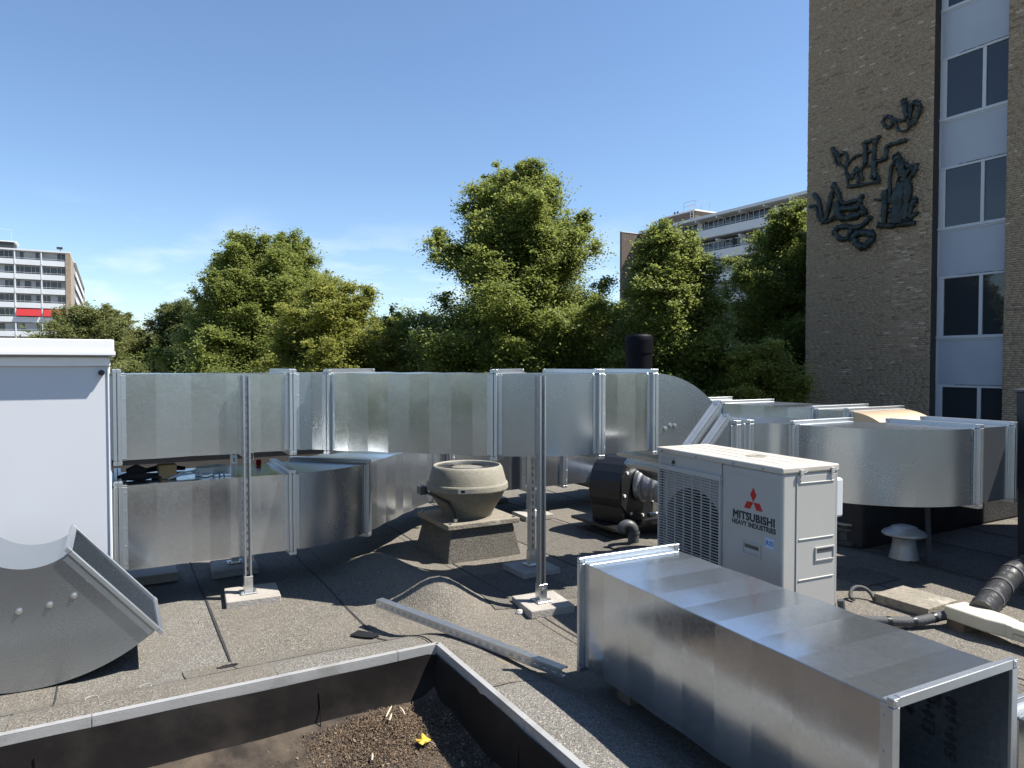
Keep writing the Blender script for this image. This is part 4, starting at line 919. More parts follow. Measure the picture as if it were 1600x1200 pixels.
pts = [cr(P_, i / 50) for i in range(51)]
MB().tube(pts, 0.027, 16).build('foam_tube', 'foam_grey', tp)
for i in (6, 14, 22, 29, 36, 43): MB().tube(pts[i:i + 2], 0.029, 16, caps=False).build('tape_band', 'black_plastic', tp)
hp = MB().tube([(0.07 * math.cos(R(a_)), 0.05 * math.sin(R(a_)), 0.02 + 0.055 * max(0, math.sin(R(a_)))) for a_ in range(-30, 211, 12)], 0.012, 10).build('hose_loop', 'foam_grey'); put(hp, (2.17, 4.36, 0.005)); tag(hp, 'small black hose loop beside the weathered tile', 'hose')
fp = MB().box((0, 0, 0.003), (0.35, 0.3, 0.006)).build('felt_offcut', 'felt_dark'); put(fp, (2.42, 4.85, 0.012), 0.5); tag(fp, 'dark square felt offcut in the shade before the mushroom vent', 'offcut')

# ------------------------------------------------------------------ tools and fixings left on the lower duct
ZT = 0.762
cbx = thing('cardboard_box', 'small brown cardboard box standing on the lower duct', 'box', W(0.30, 4.93, ZT), TH + 0.05)
MB().ext(-0.05, 0.05, -0.05, 0.05, 0, 0.085).build('carton', 'cardboard', cbx, bevel=0.002); MB().ext(-0.051, 0.051, -0.003, 0.003, 0.0851, 0.0862).build('flap_seam', 'timber', cbx)
gl = thing('work_gloves', 'black crumpled work gloves on the lower duct beside the cabinet', 'gloves', W(0.13, 4.90, ZT), TH)
def blob(pts, rr): return MB().tube([Vector(p) for p in pts], rr, 10)
blob([(-0.10, 0.0, 0.02), (-0.04, 0.01, 0.028), (0.03, 0.0, 0.022), (0.09, 0.02, 0.018)], [0.016, 0.028, 0.026, 0.014]).build('glove', 'cloth_black', gl)
blob([(-0.05, 0.03, 0.055), (0.0, 0.02, 0.068), (0.05, 0.03, 0.052)], [0.018, 0.03, 0.018]).build('glove', 'cloth_black', gl)
for k in range(4): blob([(0.05 + 0.008 * k, 0.0 + 0.018 * k, 0.02), (0.10 + 0.006 * k, -0.02 + 0.02 * k, 0.015), (0.135, -0.03 + 0.02 * k, 0.012)], [0.011, 0.011, 0.007]).build('finger', 'cloth_black', gl)
kn = blob([(-0.03, 0, 0.012), (0.0, 0.004, 0.014), (0.04, 0, 0.012)], [0.010, 0.012, 0.008]).build('hand_tool', 'cloth_black'); put(kn, W(0.245, 4.95, ZT), TH); tag(kn, 'short black tool handle beside the cardboard box', 'tool')
wb = thing('cable_tie_bundle', 'bundle of white plastic ties fanned out beside the cardboard box', 'ties', W(0.40, 4.88, ZT), TH)
for k in range(16):
    y = random.uniform(-0.03, 0.05); z = random.uniform(0.004, 0.03)
    MB().tube([(-0.10, -0.05 + 0.2 * y, 0.004), (-0.02, y * 0.5, z + 0.01), (0.06 + random.uniform(-.02, .03), y + 0.03, z + 0.012), (0.10, y + 0.05, 0.008)], 0.0028, 5).build('tie', 'cable_white', wb)
for k, (x, lab) in enumerate(((0.52, 'grey steel U-bracket nearest the white ties on the lower duct'), (0.60, 'grey steel U-bracket behind the strewn small fixings on the lower duct'))):
    t = thing('u_bracket', lab, 'bracket', W(x, 4.93 + 0.03 * k, ZT), TH + 0.3 * k - 0.2, 'steel brackets on the lower duct')
    MB().ext(-0.055, 0.055, -0.04, 0.04, 0, 0.004).ext(-0.055, 0.055, -0.04, -0.036, 0.0045, 0.05).ext(-0.055, 0.055, 0.036, 0.04, 0.0045, 0.055).build('channel', 'bracket', t)
    MB().tube([(0.02, 0.0355, 0.03), (0.02, 0.030, 0.03)], 0.009, 10).build('bolt', 'zinc_bolt', t)
sf = MB()
for k in range(26): sf.box((random.uniform(-0.08, 0.08), random.uniform(-0.04, 0.03), 0.008), (0.02, 0.012, 0.014), (Vector((1, 0, 0)), Vector((0, 1, 0)), Vector((0, 0, 1))))
o = sf.build('small_fixings', 'zinc_bolt', bevel=0.002); put(o, W(0.58, 4.85, ZT), TH); tag(o, 'scatter of small shiny nuts and clips on the lower duct', 'fixings', kind='stuff')
o = MB().lathe([(0.001, 0), (0.018, 0), (0.018, 0.035), (0.012, 0.04), (0.001, 0.04)], seg=20).build('red_cap', 'awning_red'); put(o, W(0.90, 5.22, ZT)); tag(o, 'small red cap on the lower duct below the upper duct joint', 'cap')
o = MB().tube([(-0.12, 0, 0.012), (0, 0.015, 0.03), (0.13, 0, 0.012)], [0.014, 0.024, 0.012], 10).build('tool_pouch', 'cloth_black'); put(o, W(0.30, 5.22, ZT), TH); tag(o, 'black tool pouch at the back of the lower duct behind the carton', 'pouch')

# roof edge wall on the far side
pw = thing('parapet_wall', 'low dark parapet along the far edge of the roof', 'wall', W(-6.4, 9.9), TH)
MB().ext(0, 16.4, 0, 0.3, -0.02, 0.32).build('wall', 'jamb_dark', pw); MB().ext(-0.03, 16.43, -0.03, 0.33, 0.32, 0.36).build('coping', 'aluminium', pw, bevel=0.004)

# ------------------------------------------------------------------ brick building with window strip
BD = R(120)
bb = thing('brick_building', 'tall brown brick building with a strip of white framed windows', 'building', (12.69, 21.0, 0.0), BD)
ZG, ZTOP = -5.2, 15.7
XL, XS, XR, DP = 4.69, 0.33, -1.66, 0.30
MB().ext(XS, XL - 0.006, -7, -0.008, ZG, ZTOP).ext(XR, XS, -7, -DP - 0.12, ZG, ZTOP).ext(-26, XR, -7, -0.008, ZG, ZTOP).build('wall', 'mortar', bb)
MB().ext(XS - 0.004, XS, -DP - 0.12, -0.01, ZG, ZTOP).build('reveal', 'jamb_dark', bb); MB().ext(XR, XR + 0.004, -DP - 0.12, -0.01, ZG, ZTOP).build('reveal', 'jamb_dark', bb)
MB().ext(-26.1, XL + 0.06, -7.1, 0.06, ZTOP, ZTOP + 0.25).build('coping', 'concrete_white', bb)
rows = []
z = -0.4; ch = 0.062
while z < 15.6:
    for (xa, xb) in ((XS, XL), (XR - 3.2, XR)):
        x = xa - random.uniform(0, 0.2)
        while x < xb - 0.012:
            L = 0.21 if random.random() < 0.72 else 0.10
            x0_, x1_ = max(x, xa), min(x + L, xb)
            if x1_ - x0_ > 0.03: rows.append((x0_, x1_, z))
            x += L + 0.011
    z += ch
rows = np.array(rows); nb = len(rows)
full = (rows[:, 1] - rows[:, 0] > 0.205) & (rows[:, 0] > XS + 0.02) & (rows[:, 0] < 1.6) & (rows[:, 2] > 1.6) & (rows[:, 2] < 6.0)
single = np.where(full)[0]; rng.shuffle(single); single = single[:300]
mask = np.ones(nb, bool); mask[single] = False
rw = rows[mask]; k = len(rw)
pr_ = rng.uniform(-0.004, 0.004, k); tl = rng.uniform(-0.0014, 0.0014, (k, 2))
def V(x, y, z): return np.stack([x, y, z], -1)
x0_, x1_, z0_ = rw[:, 0], rw[:, 1], rw[:, 2] + rng.uniform(-0.002, 0.002, k); z1_ = z0_ + 0.0505
F = [V(x0_, pr_ + tl[:, 0], z0_), V(x1_, pr_ - tl[:, 0], z0_), V(x1_, pr_ - tl[:, 0] + tl[:, 1], z1_), V(x0_, pr_ + tl[:, 0] + tl[:, 1], z1_)]
Bk = [V(x0_, pr_ * 0 - 0.02, z0_), V(x1_, pr_ * 0 - 0.02, z0_), V(x1_, pr_ * 0 - 0.02, z1_), V(x0_, pr_ * 0 - 0.02, z1_)]
vv = np.stack(F + Bk, 1).reshape(-1, 3); base = (np.arange(k) * 8)[:, None, None]
qf = np.array([[0, 3, 2, 1], [0, 1, 5, 4], [1, 2, 6, 5], [2, 3, 7, 6], [3, 0, 4, 7]])[None]
tint = np.clip(rng.normal(0.48, 0.12, k), 0, 1); tint[rng.random(k) < 0.012] = 0.98; tint[rng.random(k) < 0.03] = 0.1
o = raw_mesh('brickwork', vv, (base + qf).reshape(-1, 4), 'brick', bb, np.repeat(tint, 5)); tag(o, kind='stuff')
vars_ = []
for t in (0.12, 0.3, 0.45, 0.6, 0.8, 0.97):
    b_ = MB().ext(0, 0.21, -0.02, 0.003, 0, 0.0505).build('brick', 'brick', bb); a = b_.data.attributes.new('tint', 'FLOAT', 'FACE'); a.data.foreach_set('value', [t] * 6); vars_.append(b_)
for i, s_ in enumerate(single):
    src = vars_[int(rng.choice(6, p=[.1, .2, .35, .2, .13, .02]))] if i >= 6 else vars_[i]
    q = src if i < 6 else src.copy()
    if i >= 6: COL.objects.link(q)
    q.location = (rows[s_, 0], float(rng.uniform(-0.003, 0.003)), rows[s_, 2])
# window strip
YP = -DP
for kf in range(-1, 5):
    zt = 0.805 + 3.228 * kf; zb = zt - 1.70
    if zb < -5: continue
    w = MB()
    w.ext(XR + 0.006, XS - 0.006, YP - 0.06, YP, zt, zt + 0.07).ext(XR + 0.006, XS - 0.006, YP - 0.06, YP + 0.03, zb - 0.09, zb)
    w.ext(0.13, XS - 0.006, YP - 0.06, YP - 0.002, zb, zt).ext(-0.955, -0.855, YP - 0.06, YP - 0.002, zb, zt).ext(XR + 0.006, XR + 0.09, YP - 0.06, YP - 0.002, zb, zt)
    wo = w.build('window_frame', 'frame_white', bb, bevel=0.008, bseg=1)
    MB().ext(-0.855, 0.13, YP - 0.05, YP - 0.04, zb, zt).build('pane', 'glass', wo); MB().ext(XR + 0.09, -0.955, YP - 0.05, YP - 0.04, zb, zt).build('pane', 'glass', wo)
    MB().ext(-0.37, -0.33, YP - 0.075, YP - 0.055, zb, zt).build('inner_post', 'frame_white', wo)
    s_ = MB().ext(XR + 0.006, XS - 0.06, YP - 0.055, YP - 0.015, zt + 0.07, zt + 1.438).build('spandrel', 'spandrel', bb)
    MB().ext(XS - 0.06, XS - 0.006, YP - 0.055, YP - 0.001, zt + 0.072, zt + 1.436).ext(XR + 0.006, XS - 0.06, YP - 0.012, YP + 0.002, zt + 1.40, zt + 1.436).build('spandrel_trim', 'frame_white', s_)
    m = MB(); x = XR + 0.05                                            # moss and grime line on the lower ledge
    while x < -0.3: L = random.uniform(0.03, 0.16); m.ext(x, x + L, YP - 0.014, YP + 0.006, zt + 0.07, zt + 0.075 + random.uniform(0.004, 0.02)); x += L * random.uniform(0.7, 1.4)
    m.build('moss_line', 'grime', s_)

# bronze wall reliefs (all coordinates in metres on the wall)
RELIEF = {
'bird': ('bronze bird shaped relief at the top of the wall sculpture', [
  (0.036, [(1.88,9.15), (1.75,9.26), (1.57,9.13), (1.59,8.91), (1.77,8.92), (1.88,9.15)]), (0.030, [(1.59,9.04), (1.49,9.08), (1.23,8.96), (1.09,9.01), (1.01,8.79), (1.10,8.63), (1.36,8.72), (1.44,8.92), (1.49,9.08)]),
  (0.060, [(1.09,9.01), (1.17,9.37), (1.19,9.60)]), (0.045, [(1.01,8.99), (0.97,9.31), (0.85,9.42), (0.70,9.25), (0.77,9.01), (0.88,8.81), (1.01,8.79)])]),
'scaffold': ('bronze angular scaffold-like relief in the middle of the wall sculpture', [
  (0.03, [(3.66,8.79), (3.50,8.24), (3.18,8.00), (3.05,7.34)]), (0.035, [(3.66,8.79), (3.42,8.48), (3.15,8.47), (3.09,8.03)]), (0.023, [(3.42,8.48), (3.38,8.16)]), (0.03, [(3.18,8.05), (2.83,8.28), (2.58,8.27)]),
  (0.036, [(2.56,8.63), (2.06,8.65), (1.98,8.72)]), (0.056, [(2.47,8.60), (2.46,7.96)]), (0.052, [(2.09,8.65), (2.16,8.12), (2.10,7.39)]), (0.026, [(2.47,8.32), (2.17,8.29)]), (0.042, [(3.05,7.34), (1.96,7.28)]),
  (0.03, [(3.08,7.77), (2.94,7.58), (2.77,7.91), (2.71,7.42)]), (0.026, [(2.60,7.86), (2.54,7.44)]), (0.028, [(2.43,7.88), (2.21,7.82), (2.26,7.43)]), (0.03, [(2.46,7.96), (2.60,7.81), (2.88,7.72)]), (0.034, [(1.99,7.47), (1.96,7.26)]),
  (0.042, [(2.11,7.95), (1.76,7.96), (1.74,8.31), (1.48,8.34), (1.10,8.36)])]),
'ship': ('bronze ship-like relief with tall prow at the wall sculpture edge', [
  (0.055, [(4.36,7.38), (4.13,7.03), (4.00,6.35)]), (0.04, [(4.51,6.99), (4.26,6.89), (4.12,6.42)]), (0.046, [(4.03,6.33), (3.78,6.34), (3.54,6.43)]), (0.060, [(3.91,6.39), (3.73,6.95), (3.58,7.51)]),
  (0.050, [(3.59,7.59), (3.40,7.15), (3.22,6.85), (2.76,6.84), (2.50,6.94)]), (0.075, [(3.46,6.95), (3.33,6.39), (2.75,6.34), (2.41,6.43)]), (0.05, [(2.53,6.95), (2.61,6.68), (2.41,6.43)]), (0.07, [(3.33,6.66), (2.64,6.58)])]),
'figure': ('bronze standing figures relief next to the window strip', [
  (0.075, [(1.42,7.99), (1.41,7.85)]), (0.095, [(1.37,7.87), (1.26,7.60), (1.21,7.19)]), (0.040, [(1.47,7.74), (1.60,7.53), (1.60,6.63)]), (0.046, [(1.32,7.68), (1.16,7.67), (0.92,7.44), (0.88,7.34)]), (0.046, [(0.78,7.57), (0.84,7.30), (1.03,7.10)]),
  (0.150, [(1.21,7.14), (1.31,6.52), (1.34,5.86)]), (0.095, [(1.06,7.11), (1.06,6.57), (1.16,5.91)]), (0.055, [(1.97,5.90), (1.65,5.83), (0.79,5.77)]), (0.070, [(1.77,6.92), (1.76,6.51), (1.78,5.92)]), (0.024, [(2.12,6.73), (1.90,6.69), (1.77, 6.70)]),
  (0.034, [(1.72,6.80), (1.60,6.66)]), (0.065, [(0.78,6.47), (0.94,6.26), (0.96,5.87)]), (0.045, [(0.74,6.08), (0.94,5.97)])]),
'fish': ('bronze looping fish-like relief at the bottom of the wall sculpture', [
  (0.052, [(3.56,5.98), (3.33,6.07), (2.91,5.98), (3.08,5.66), (3.32,5.67), (3.56,5.98)]), (0.055, [(2.91,5.98), (2.57,5.97), (2.24,6.20)]), (0.075, [(2.85,5.68), (2.57,5.76), (2.18,5.63), (2.29,5.36), (2.51,5.29), (2.76,5.46), (2.85,5.68)])])}
for key, (lab, strokes) in RELIEF.items():
    m = MB()
    for rr, pts in strokes:
        P = [Vector((x, 0.07, z)) for x, z in pts]; fine = []; N = (len(P) - 1) * 6
        for i in range(N + 1):
            q = cr(P, i / N) if len(P) > 2 else P[0].lerp(P[1], i / N); fine.append(q + Vector((random.uniform(-.012, .012), random.uniform(-.02, .03), random.uniform(-.012, .012))))
        m.tube(fine, [rr * 1.45 * random.uniform(0.75, 1.3) for _ in fine], 8)
        for q in fine[::2]:                                     # cast lumps and spurs
            a_ = random.uniform(0, math.tau); L_ = rr * random.uniform(1.2, 2.6)
            m.tube([q, q + Vector((math.cos(a_) * L_, random.uniform(0, .04), math.sin(a_) * L_))], [rr * random.uniform(.7, 1.1), rr * .35], 6)
    o = m.build('wall_relief', 'bronze'); put(o, (12.69, 21.0, 0.0), BD); tag(o, lab, 'sculpture', 'bronze reliefs on the brick wall')
o = MB().tube([(0, 0, 0), (0.05, 0.04, -0.3), (0.0, 0.02, -0.7), (-0.3, 0.03, -0.9)], [0.04, 0.06, 0.05, 0.03], 8).build('wall_relief', 'bronze')
q = Matrix.Rotation(BD, 4, 'Z') @ Vector((-2.35, 0.06, 9.95)); put(o, (12.69 + q.x, 21 + q.y, q.z), BD); tag(o, 'dark bronze hook-like relief on the brick pier beyond the window strip', 'sculpture', 'bronze reliefs on the brick wall')

# ------------------------------------------------------------------ long balcony block behind the trees
gb = thing('balcony_block', 'long pale apartment block with balcony bands and rooftop stair house', 'building', (32.35, 78.0, 0.0), BD)
GX_, GY_, PH = (-12.0, 27.9), 20.5, 2.85
MB().ext(GX_[0], GX_[1], -13, -1.37, -5.2, GY_ - 0.02).build('body', 'jamb_dark', gb)
MB().ext(GX_[0], GX_[1] + 0.3, -13.2, 0.25, GY_ - 0.35, GY_).build('roof', 'concrete_white', gb)
MB().ext(27.9, 28.3, -13, 3.4, -5.2, GY_ - 0.36).ext(28.3, 28.9, -13, -9, -5.2, GY_ - 0.36).build('end_wall', 'brick_far', gb)
MB().ext(27.85, 28.35, -13, 3.45, GY_ - 0.36, GY_ - 0.22).build('end_coping', 'concrete_white', gb)
pane_me = None
for fl_ in range(6):
    zf = GY_ - 0.35 - 2.35 - PH * fl_
    bnd = MB().ext(GX_[0], GX_[1], -0.12, 0.0, zf - 0.15, zf + 0.90).build('balcony_front', 'concrete_white', gb)
    MB().ext(GX_[0], GX_[1], -1.35, -0.125, zf - 0.25, zf - 0.02).build('balcony_slab', 'soffit_grey', gb)
    rl = MB().tube([(GX_[0], -0.06, zf + 1.12), (GX_[1], -0.06, zf + 1.12)], 0.025, 5)
    for i in range(11): rl.tube([(GX_[0] + 0.4 + 3.65 * i, -0.06, zf + 0.88), (GX_[0] + 0.4 + 3.65 * i, -0.06, zf + 1.12)], 0.02, 5)
    rl.build('rail', 'frame_white', bnd)
    for i in range(11):
        x = 2.35 + 3.65 * (i - 4)
        if x + 3.6 > GX_[1] + 0.4: continue
        MB().ext(x - 0.09, x + 0.09, -1.35, 0.10, zf + 2.10, zf + 2.36).build('beam', 'concrete_white', gb)
        w = MB().ext(x + 0.15, x + 3.5, -1.36, -1.30, zf + 0.02, zf + 0.12).ext(x + 0.15, x + 3.5, -1.36, -1.30, zf + 2.22, zf + 2.32)
        for xm in (0.15, 1.0, 1.75, 2.65, 3.44): w.ext(x + xm, x + xm + 0.07, -1.36, -1.299, zf + 0.12, zf + 2.22)
        wo = w.build('window', 'frame_white', gb)
        for xa, xb in ((0.22, 1.0), (1.07, 1.75), (1.82, 2.65), (2.72, 3.44)):
            dk = random.random()
            MB().ext(x + xa, x + xb, -1.345, -1.325, zf + 0.12, zf + 2.22).build('pane', 'glass_far' if dk > 0.08 else 'blind', wo)
        if random.random() < 0.45: MB().ext(x + 1.2, x + 1.26, -0.9, -0.13, zf, zf + 2.1).build('privacy_screen', 'glass_far', gb)
ph = MB().ext(20.2, 27.4, -7.5, -3.0, GY_, GY_ + 1.9).ext(25.6, 27.6, -9.5, -3.2, GY_, GY_ + 2.1).build('stair_house', 'brick_far', gb)
MB().ext(20.0, 26.5, -7.7, -2.8, GY_ + 1.9, GY_ + 2.08).build('stair_house_roof', 'concrete_white', ph)
rl = MB()
for (x, y) in ((20.4, -3.2), (20.4, -6.0), (22.6, -3.2), (22.0, -6.0)): rl.tube([(x, y, GY_ + 2.0), (x, y, GY_ + 3.4)], 0.03, 5)
for z in (2.8, 3.4): rl.tube([(20.4, -3.2, GY_ + z), (20.4, -6.0, GY_ + z)], 0.028, 5); rl.tube([(20.4, -3.2, GY_ + z), (22.6, -3.2, GY_ + z)], 0.028, 5)
tag(rl.build('railing', 'soffit_grey', ph), kind='stuff')
ld = MB()
for x in (20.35, 20.95): ld.tube([(x, -2.9, GY_), (x, -2.9, GY_ + 2.9)], 0.05, 5)
for k in range(7): ld.tube([(20.35, -2.9, GY_ + 0.3 + 0.35 * k), (20.95, -2.9, GY_ + 0.3 + 0.35 * k)], 0.035, 5)
ld.build('ladder', 'frame_white', ph)
for x in (24.6, 25.2): MB().tube([(x, -4.0, GY_ + 2.08), (x, -4.0, GY_ + 2.7)], 0.13, 8).build('vent', 'panel_dark', ph)

# ------------------------------------------------------------------ balcony tower far off
tw = thing('balcony_tower', 'distant white balcony tower with red awnings above the cabinet', 'building', (-88.6, 142.0, 0.0), R(209.5))
TZ = 23.95
MB().ext(0.35, 40, -14, -1.5, -5.2, TZ - 0.02).build('body', 'concrete_white', tw)
MB().ext(-0.5, 40, -14.2, 0.15, TZ - 0.3, TZ).build('roof', 'concrete_white', tw)
MB().ext(-0.55, 0.3, -14, 0.10, -5.2, TZ - 0.31).build('gable_wall', 'brick_tan', tw)
MB().ext(9, 16, -8, -3, TZ, TZ + 1.6).build('plant_room', 'panel_dark', tw); MB().ext(8.6, 16.2, -8.2, -2.8, TZ + 1.6, TZ + 1.8).build('plant_room_roof', 'concrete_white', tw)
an = MB().tube([(9.5, -4, TZ), (9.5, -4, TZ + 4.2)], 0.03, 5).tube([(9.5, -4, TZ + 4.1), (14, -4, TZ + 4.4)], 0.03, 5); an.build('mast', 'frame_white', tw)
MB().tube([(1.2, -1, TZ), (1.2, -1, TZ + 1.0)], 0.06, 5).ext(0.8, 1.8, -1.4, -0.6, TZ + 0.55, TZ + 0.95).build('aerial', 'panel_dark', tw)
for f_ in range(9):
    zf = TZ - 0.3 - 2.45 - 2.79 * f_
    bnd = MB().ext(0.3, 34, -0.12, 0.0, zf - 0.25, zf + 0.78).build('balcony_front', 'concrete_white', tw); MB().ext(0.3, 34, -1.5, -0.125, zf - 0.28, zf - 0.02).build('balcony_slab', 'soffit_grey', tw)
    MB().tube([(0.3, -0.06, zf + 1.05), (34, -0.06, zf + 1.05)], 0.03, 5).build('rail', 'frame_white', bnd)
    for i in range(7):
        x = 4.32 * i
        if i: MB().ext(x - 0.10, x + 0.10, -1.5, 0.06, zf - 0.02, zf + 2.45).build('fin', 'concrete_white', tw)
        if i > 3: continue
        w = MB()
        for xm in (0.35, 1.05, 1.75, 2.9, 3.6, 4.1): w.ext(x + xm, x + xm + 0.09, -1.52, -1.44, zf, zf + 2.4)
        wo = w.build('window', 'frame_white', tw)
        for xa, xb in ((0.44, 1.05), (1.14, 1.75), (1.84, 2.9), (2.99, 3.6), (3.69, 4.1)): MB().ext(x + xa, x + xb, -1.495, -1.48, zf + 0.05, zf + 2.35).build('pane', 'glass_far' if random.random() > 0.3 else 'blind', wo)
    if f_ == 4:
        for xa, xb in ((0.45, 4.15), (4.5, 8.5)):
            MB().add([(xa, -0.10, zf + 2.35), (xb, -0.10, zf + 2.35), (xb, 0.55, zf + 0.95), (xa, 0.55, zf + 0.95), (xa, -0.16, zf + 2.33), (xb, -0.16, zf + 2.33), (xb, 0.50, zf + 0.93), (xa, 0.50, zf + 0.93)], [(0, 1, 2, 3), (7, 6, 5, 4), (0, 3, 7, 4), (1, 5, 6, 2), (3, 2, 6, 7), (0, 4, 5, 1)]).build('awning', 'awning_red', tw)
    # wing running away from the viewer
    MB().ext(-0.9, -0.75, -74, -17, zf - 0.3, zf + 0.8).build('balcony_front', 'concrete_white', tw)
MB().ext(-0.55, 12, -75, -15, -5.2, TZ - 0.3).build('wing_body', 'soffit_grey', tw); MB().ext(-0.95, 0.4, -75.5, -74.2, -5.2, TZ - 0.2).build('wing_end', 'brick_tan', tw); MB().ext(-1.0, 12, -75.5, -14.5, TZ - 0.3, TZ - 0.1).build('wing_roof', 'concrete_white', tw)

# low white annexe glimpsed under the trees
lw = thing('low_annexe', 'low white roofed annexe glimpsed under the trees beside the brick building', 'building', (16.2, 40.0, 0), BD)
MB().ext(-2, 6, -4, 0, -5.2, -0.6).build('wall', 'concrete_white', lw); MB().ext(-2.2, 6.2, -4.2, 0.2, -0.6, -0.3).build('roof', 'concrete_white', lw)

# ------------------------------------------------------------------ trees
def prof_cone(t): return np.interp(t, [0, .10, .28, .5, .7, .86, 1], [.70, .95, 1.0, .86, .66, .44, .10])
def prof_round(t): return np.interp(t, [0, .15, .45, .7, .88, 1], [.65, .92, 1.0, .86, .55, .12])
def prof_broad(t): return np.interp(t, [0, .2, .5, .75, .92, 1], [.9, 1.0, .9, .7, .42, .1])
def tree(name, label, x, y, ztop, rad, zbase, m, prof, nbr=80, leaf=0.085, dens=1.0, seed=0, layered=0.5, lean=(0, 0), skew=0.0):
    rg = np.random.default_rng(seed); t = thing(name, label, 'tree', (x, y, -5.2), 0, 'trees around the roof')
    H = ztop + 5.2; zb = zbase + 5.2
    tm = MB(); tr_pts = [(lean[0] * (h / H) ** 2 + 0.1 * math.sin(h * .7 + seed), lean[1] * (h / H) ** 2 + 0.08 * math.cos(h * .9 + seed), h) for h in np.linspace(0, H * 0.97, 14)]
    r0 = 0.018 * H + 0.06
    tm.tube(tr_pts, [r0 * (1 - 0.95 * i / 13) + 0.01 for i in range(14)], 8)
    C, S = [], []
    for i in range(nbr):
        f = ((i + 0.5) / nbr) ** 0.85; f = min(1, max(0, f + rg.normal(0, 0.02)))
        az = i * 2.39996 + rg.normal(0, 0.35)
        L = rad * float(prof(f)) * rg.uniform(0.68, 1.14) * (1 + skew * math.cos(az))
        h0 = zb + (H - zb) * f - L * 0.28 * (0.4 + f); h0 = max(h0, zb * 0.7)
        k = min(13, max(0, h0 / (H * 0.97) * 13)); b = Vector(tr_pts[int(k)]); b.z = h0
        el = R(8 + 42 * f + rg.normal(0, 7)); droop = (1 - f) * 0.22
        d = Vector((math.cos(az) * math.cos(el), math.sin(az) * math.cos(el), math.sin(el)))
        side = Vector((-math.sin(az), math.cos(az), 0)); bend = rg.normal(0, 0.12)
        def P(u): return b + d * (L * u) + side * (bend * L * u * u) + Vector((0, 0, -droop * L * u * u))
        if L > 0.5:
            bp2 = [P(u) for u in (0, .3, .6, .97)]; br = 0.012 * L + 0.012
            tm.tube(bp2, [br, br * .75, br * .5, br * .2], 5, caps=False)
        nc = max(2, int(L * 3.6))
        for j in range(nc):
            u = 0.25 + 0.75 * ((j + rg.uniform(0, 1)) / nc) ** 0.75
            lat = rg.normal(0, 0.20) * L * (1.08 - u * .6)
            c = P(u) + side * lat + Vector((0, 0, rg.normal(0, 0.08)))
            C.append(c); S.append(rg.uniform(0.24, 0.52) * (0.75 + 0.25 * L / rad))
        tip = P(1.0)                                              # ragged sprays at the end of the bough
        for j in range(5):
            w_ = d * rg.uniform(0.02, 0.42) + side * rg.normal(0, 0.24) + Vector((0, 0, rg.normal(0.10, 0.12)))
            C.append(tip + w_); S.append(rg.uniform(0.08, 0.22))
    # leader shoots at the top
    for j in range(7): C.append(Vector(tr_pts[-1]) + Vector((rg.normal(0, .14), rg.normal(0, .14), -0.12 * j + 0.25))); S.append(0.16)
    C = np.array([tuple(c) for c in C]); S = np.array(S); nl = np.maximum(20, (150 * dens * (S / 0.3) ** 1.35)).astype(int)
    ci = np.repeat(np.arange(len(C)), nl); n_ = len(ci)
    g = np.clip(rg.normal(0, 0.66, (n_, 3)), -1.7, 1.7)
    g[:, 2] *= 1 - layered * 0.55
    # every clump gets its own lopsided shape
    ax_ = rg.uniform(0.6, 1.5, (len(C), 3)); off = rg.normal(0, 0.2, (len(C), 3))
    pos = C[ci] + (g * ax_[ci] + off[ci] * np.abs(g)) * S[ci][:, None]
    stray = rg.random(n_) < 0.05; pos[stray] += rg.normal(0, 0.09, (stray.sum(), 3))
    v, fc = flakes(pos, rg.uniform(0.55, 1.25, n_) * leaf, 0.52, 1.0, rg)
    clump_t = rg.normal(0, 0.07, len(C))
    tint = np.clip(0.45 + clump_t[ci] + rg.normal(0, 0.20, n_), 0, 1)
    tm.build('trunk', 'bark', t); raw_mesh('crown', v, fc, m, t, tint)
    return n_
def px_tree(px, pytop, Y): return ((px - 800) / 1109 * Y, Y, EYE + (570 - pytop) / 1109 * Y - 0.42)
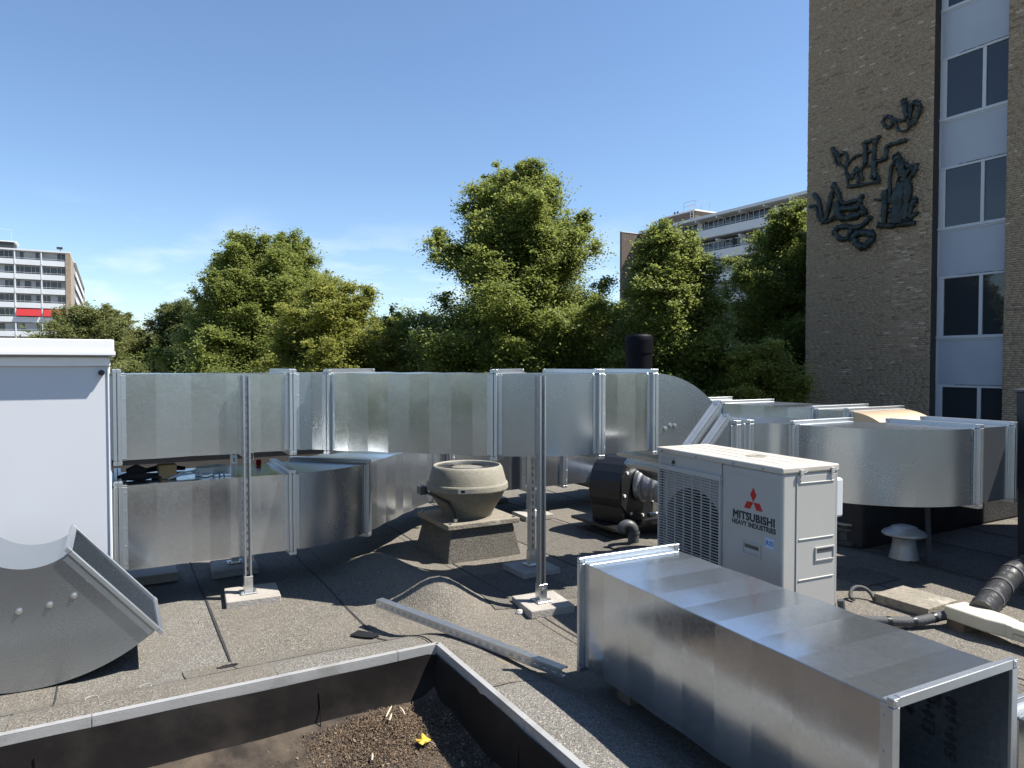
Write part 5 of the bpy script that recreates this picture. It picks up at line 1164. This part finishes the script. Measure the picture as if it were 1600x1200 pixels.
TR = [
 # px, top y, depth, half width px, base z, material, profile, branches, layered, label
 (150, 487, 44, 92, -3.5, 'leaf_olive', prof_round, 90, 0.2, 'olive green rounded tree in front of the balcony tower', 0.0, 0.10),
 (285, 474, 46, 62, -3.5, 'leaf_dark', prof_round, 80, 0.3, 'very dark round tree between the olive tree and the twin tops', 0.0, 0.10),
 (398, 372, 29, 125, -3.0, 'leaf_mid', prof_cone, 105, 0.5, 'mid green conical tree, the twin top next to the dark round tree', 0.0, 0.085),
 (462, 374, 31, 90, -3.0, 'leaf_mid', prof_cone, 95, 0.5, 'mid green conical tree, the twin top rising behind the yellowish tree', 0.0, 0.085),
 (516, 448, 24, 130, -2.6, 'leaf_light', prof_broad, 90, 0.85, 'low broad yellow-green tree with layered branches before the twin tops', 0.15, 0.075),
 (612, 500, 40, 75, -3.5, 'leaf_dark', prof_round, 60, 0.3, 'dark distant tree between the yellow-green tree and the tallest tree', 0.0, 0.11),
 (808, 268, 23.5, 182, -2.8, 'leaf_mid', prof_cone, 140, 0.6, 'tallest conical tree with airy top and long low boughs', 0.0, 0.078),
 (955, 480, 36, 80, -3.5, 'leaf_dark', prof_round, 60, 0.3, 'dark round tree behind the black vent stack', 0.0, 0.095),
 (1046, 362, 20.5, 100, -2.8, 'leaf_mid', prof_cone, 115, 0.5, 'conical tree standing before the rooftop stair house of the long block', 0.0, 0.078),
 (1234, 334, 30, 98, -2.8, 'leaf_mid', prof_round, 115, 0.5, 'broad green tree partly hidden by the brick building', 0.0, 0.085),
 (1172, 548, 19, 85, -3.0, 'leaf_light', prof_broad, 60, 0.8, 'low layered light green tree above the rear duct', 0.0, 0.075),
]
for i, (px, py, Y, hwp, zb, m_, pf, nb_, lay, lab, sk, lf_) in enumerate(TR):
    x, y, zt = px_tree(px, py, Y)
    tree('oak_tree' if pf is prof_cone else 'leafy_tree', lab, x, y, zt, 1.22 * hwp / 1109 * Y, zb, m_, pf, nb_, leaf=lf_ * 0.70, seed=20 + i, layered=lay, skew=sk, dens=2.3)
# distant trees all round the site that read as one mass
rg = np.random.default_rng(5); N_ = 3800
an_ = rg.uniform(0, math.tau, N_); fwd = np.cos(an_ - R(90)) > 0.55
rd_ = np.where(fwd, rg.uniform(76, 86, N_), rg.uniform(44, 56, N_))
hs = rg.uniform(-4.5, 1, N_) ; hs = np.where(fwd, rg.uniform(-4.5, 3.6, N_) + 1.0 * np.sin(an_ * 16), rg.uniform(-4.5, 2.6, N_) + 1.4 * np.sin(an_ * 11) + 0.8 * np.sin(an_ * 23))
ci = np.repeat(np.arange(N_), 34); g = rg.normal(0, 0.85, (len(ci), 3)); pos = np.column_stack([rd_ * np.cos(an_), rd_ * np.sin(an_), hs])[ci] + g
keep = ~((pos[:, 0] > 9) & (pos[:, 1] > 8) & (pos[:, 0] < 60)); pos = pos[keep]
v, fc = flakes(pos, rg.uniform(0.16, 0.42, len(pos)), 0.6, 0.4, rg)
o = raw_mesh('treeline', v, fc, 'leaf_dark', None, np.clip(rg.normal(.4, .25, len(pos)), 0, 1)); tag(o, 'distant dark line of trees low on the horizon', 'trees', kind='stuff')
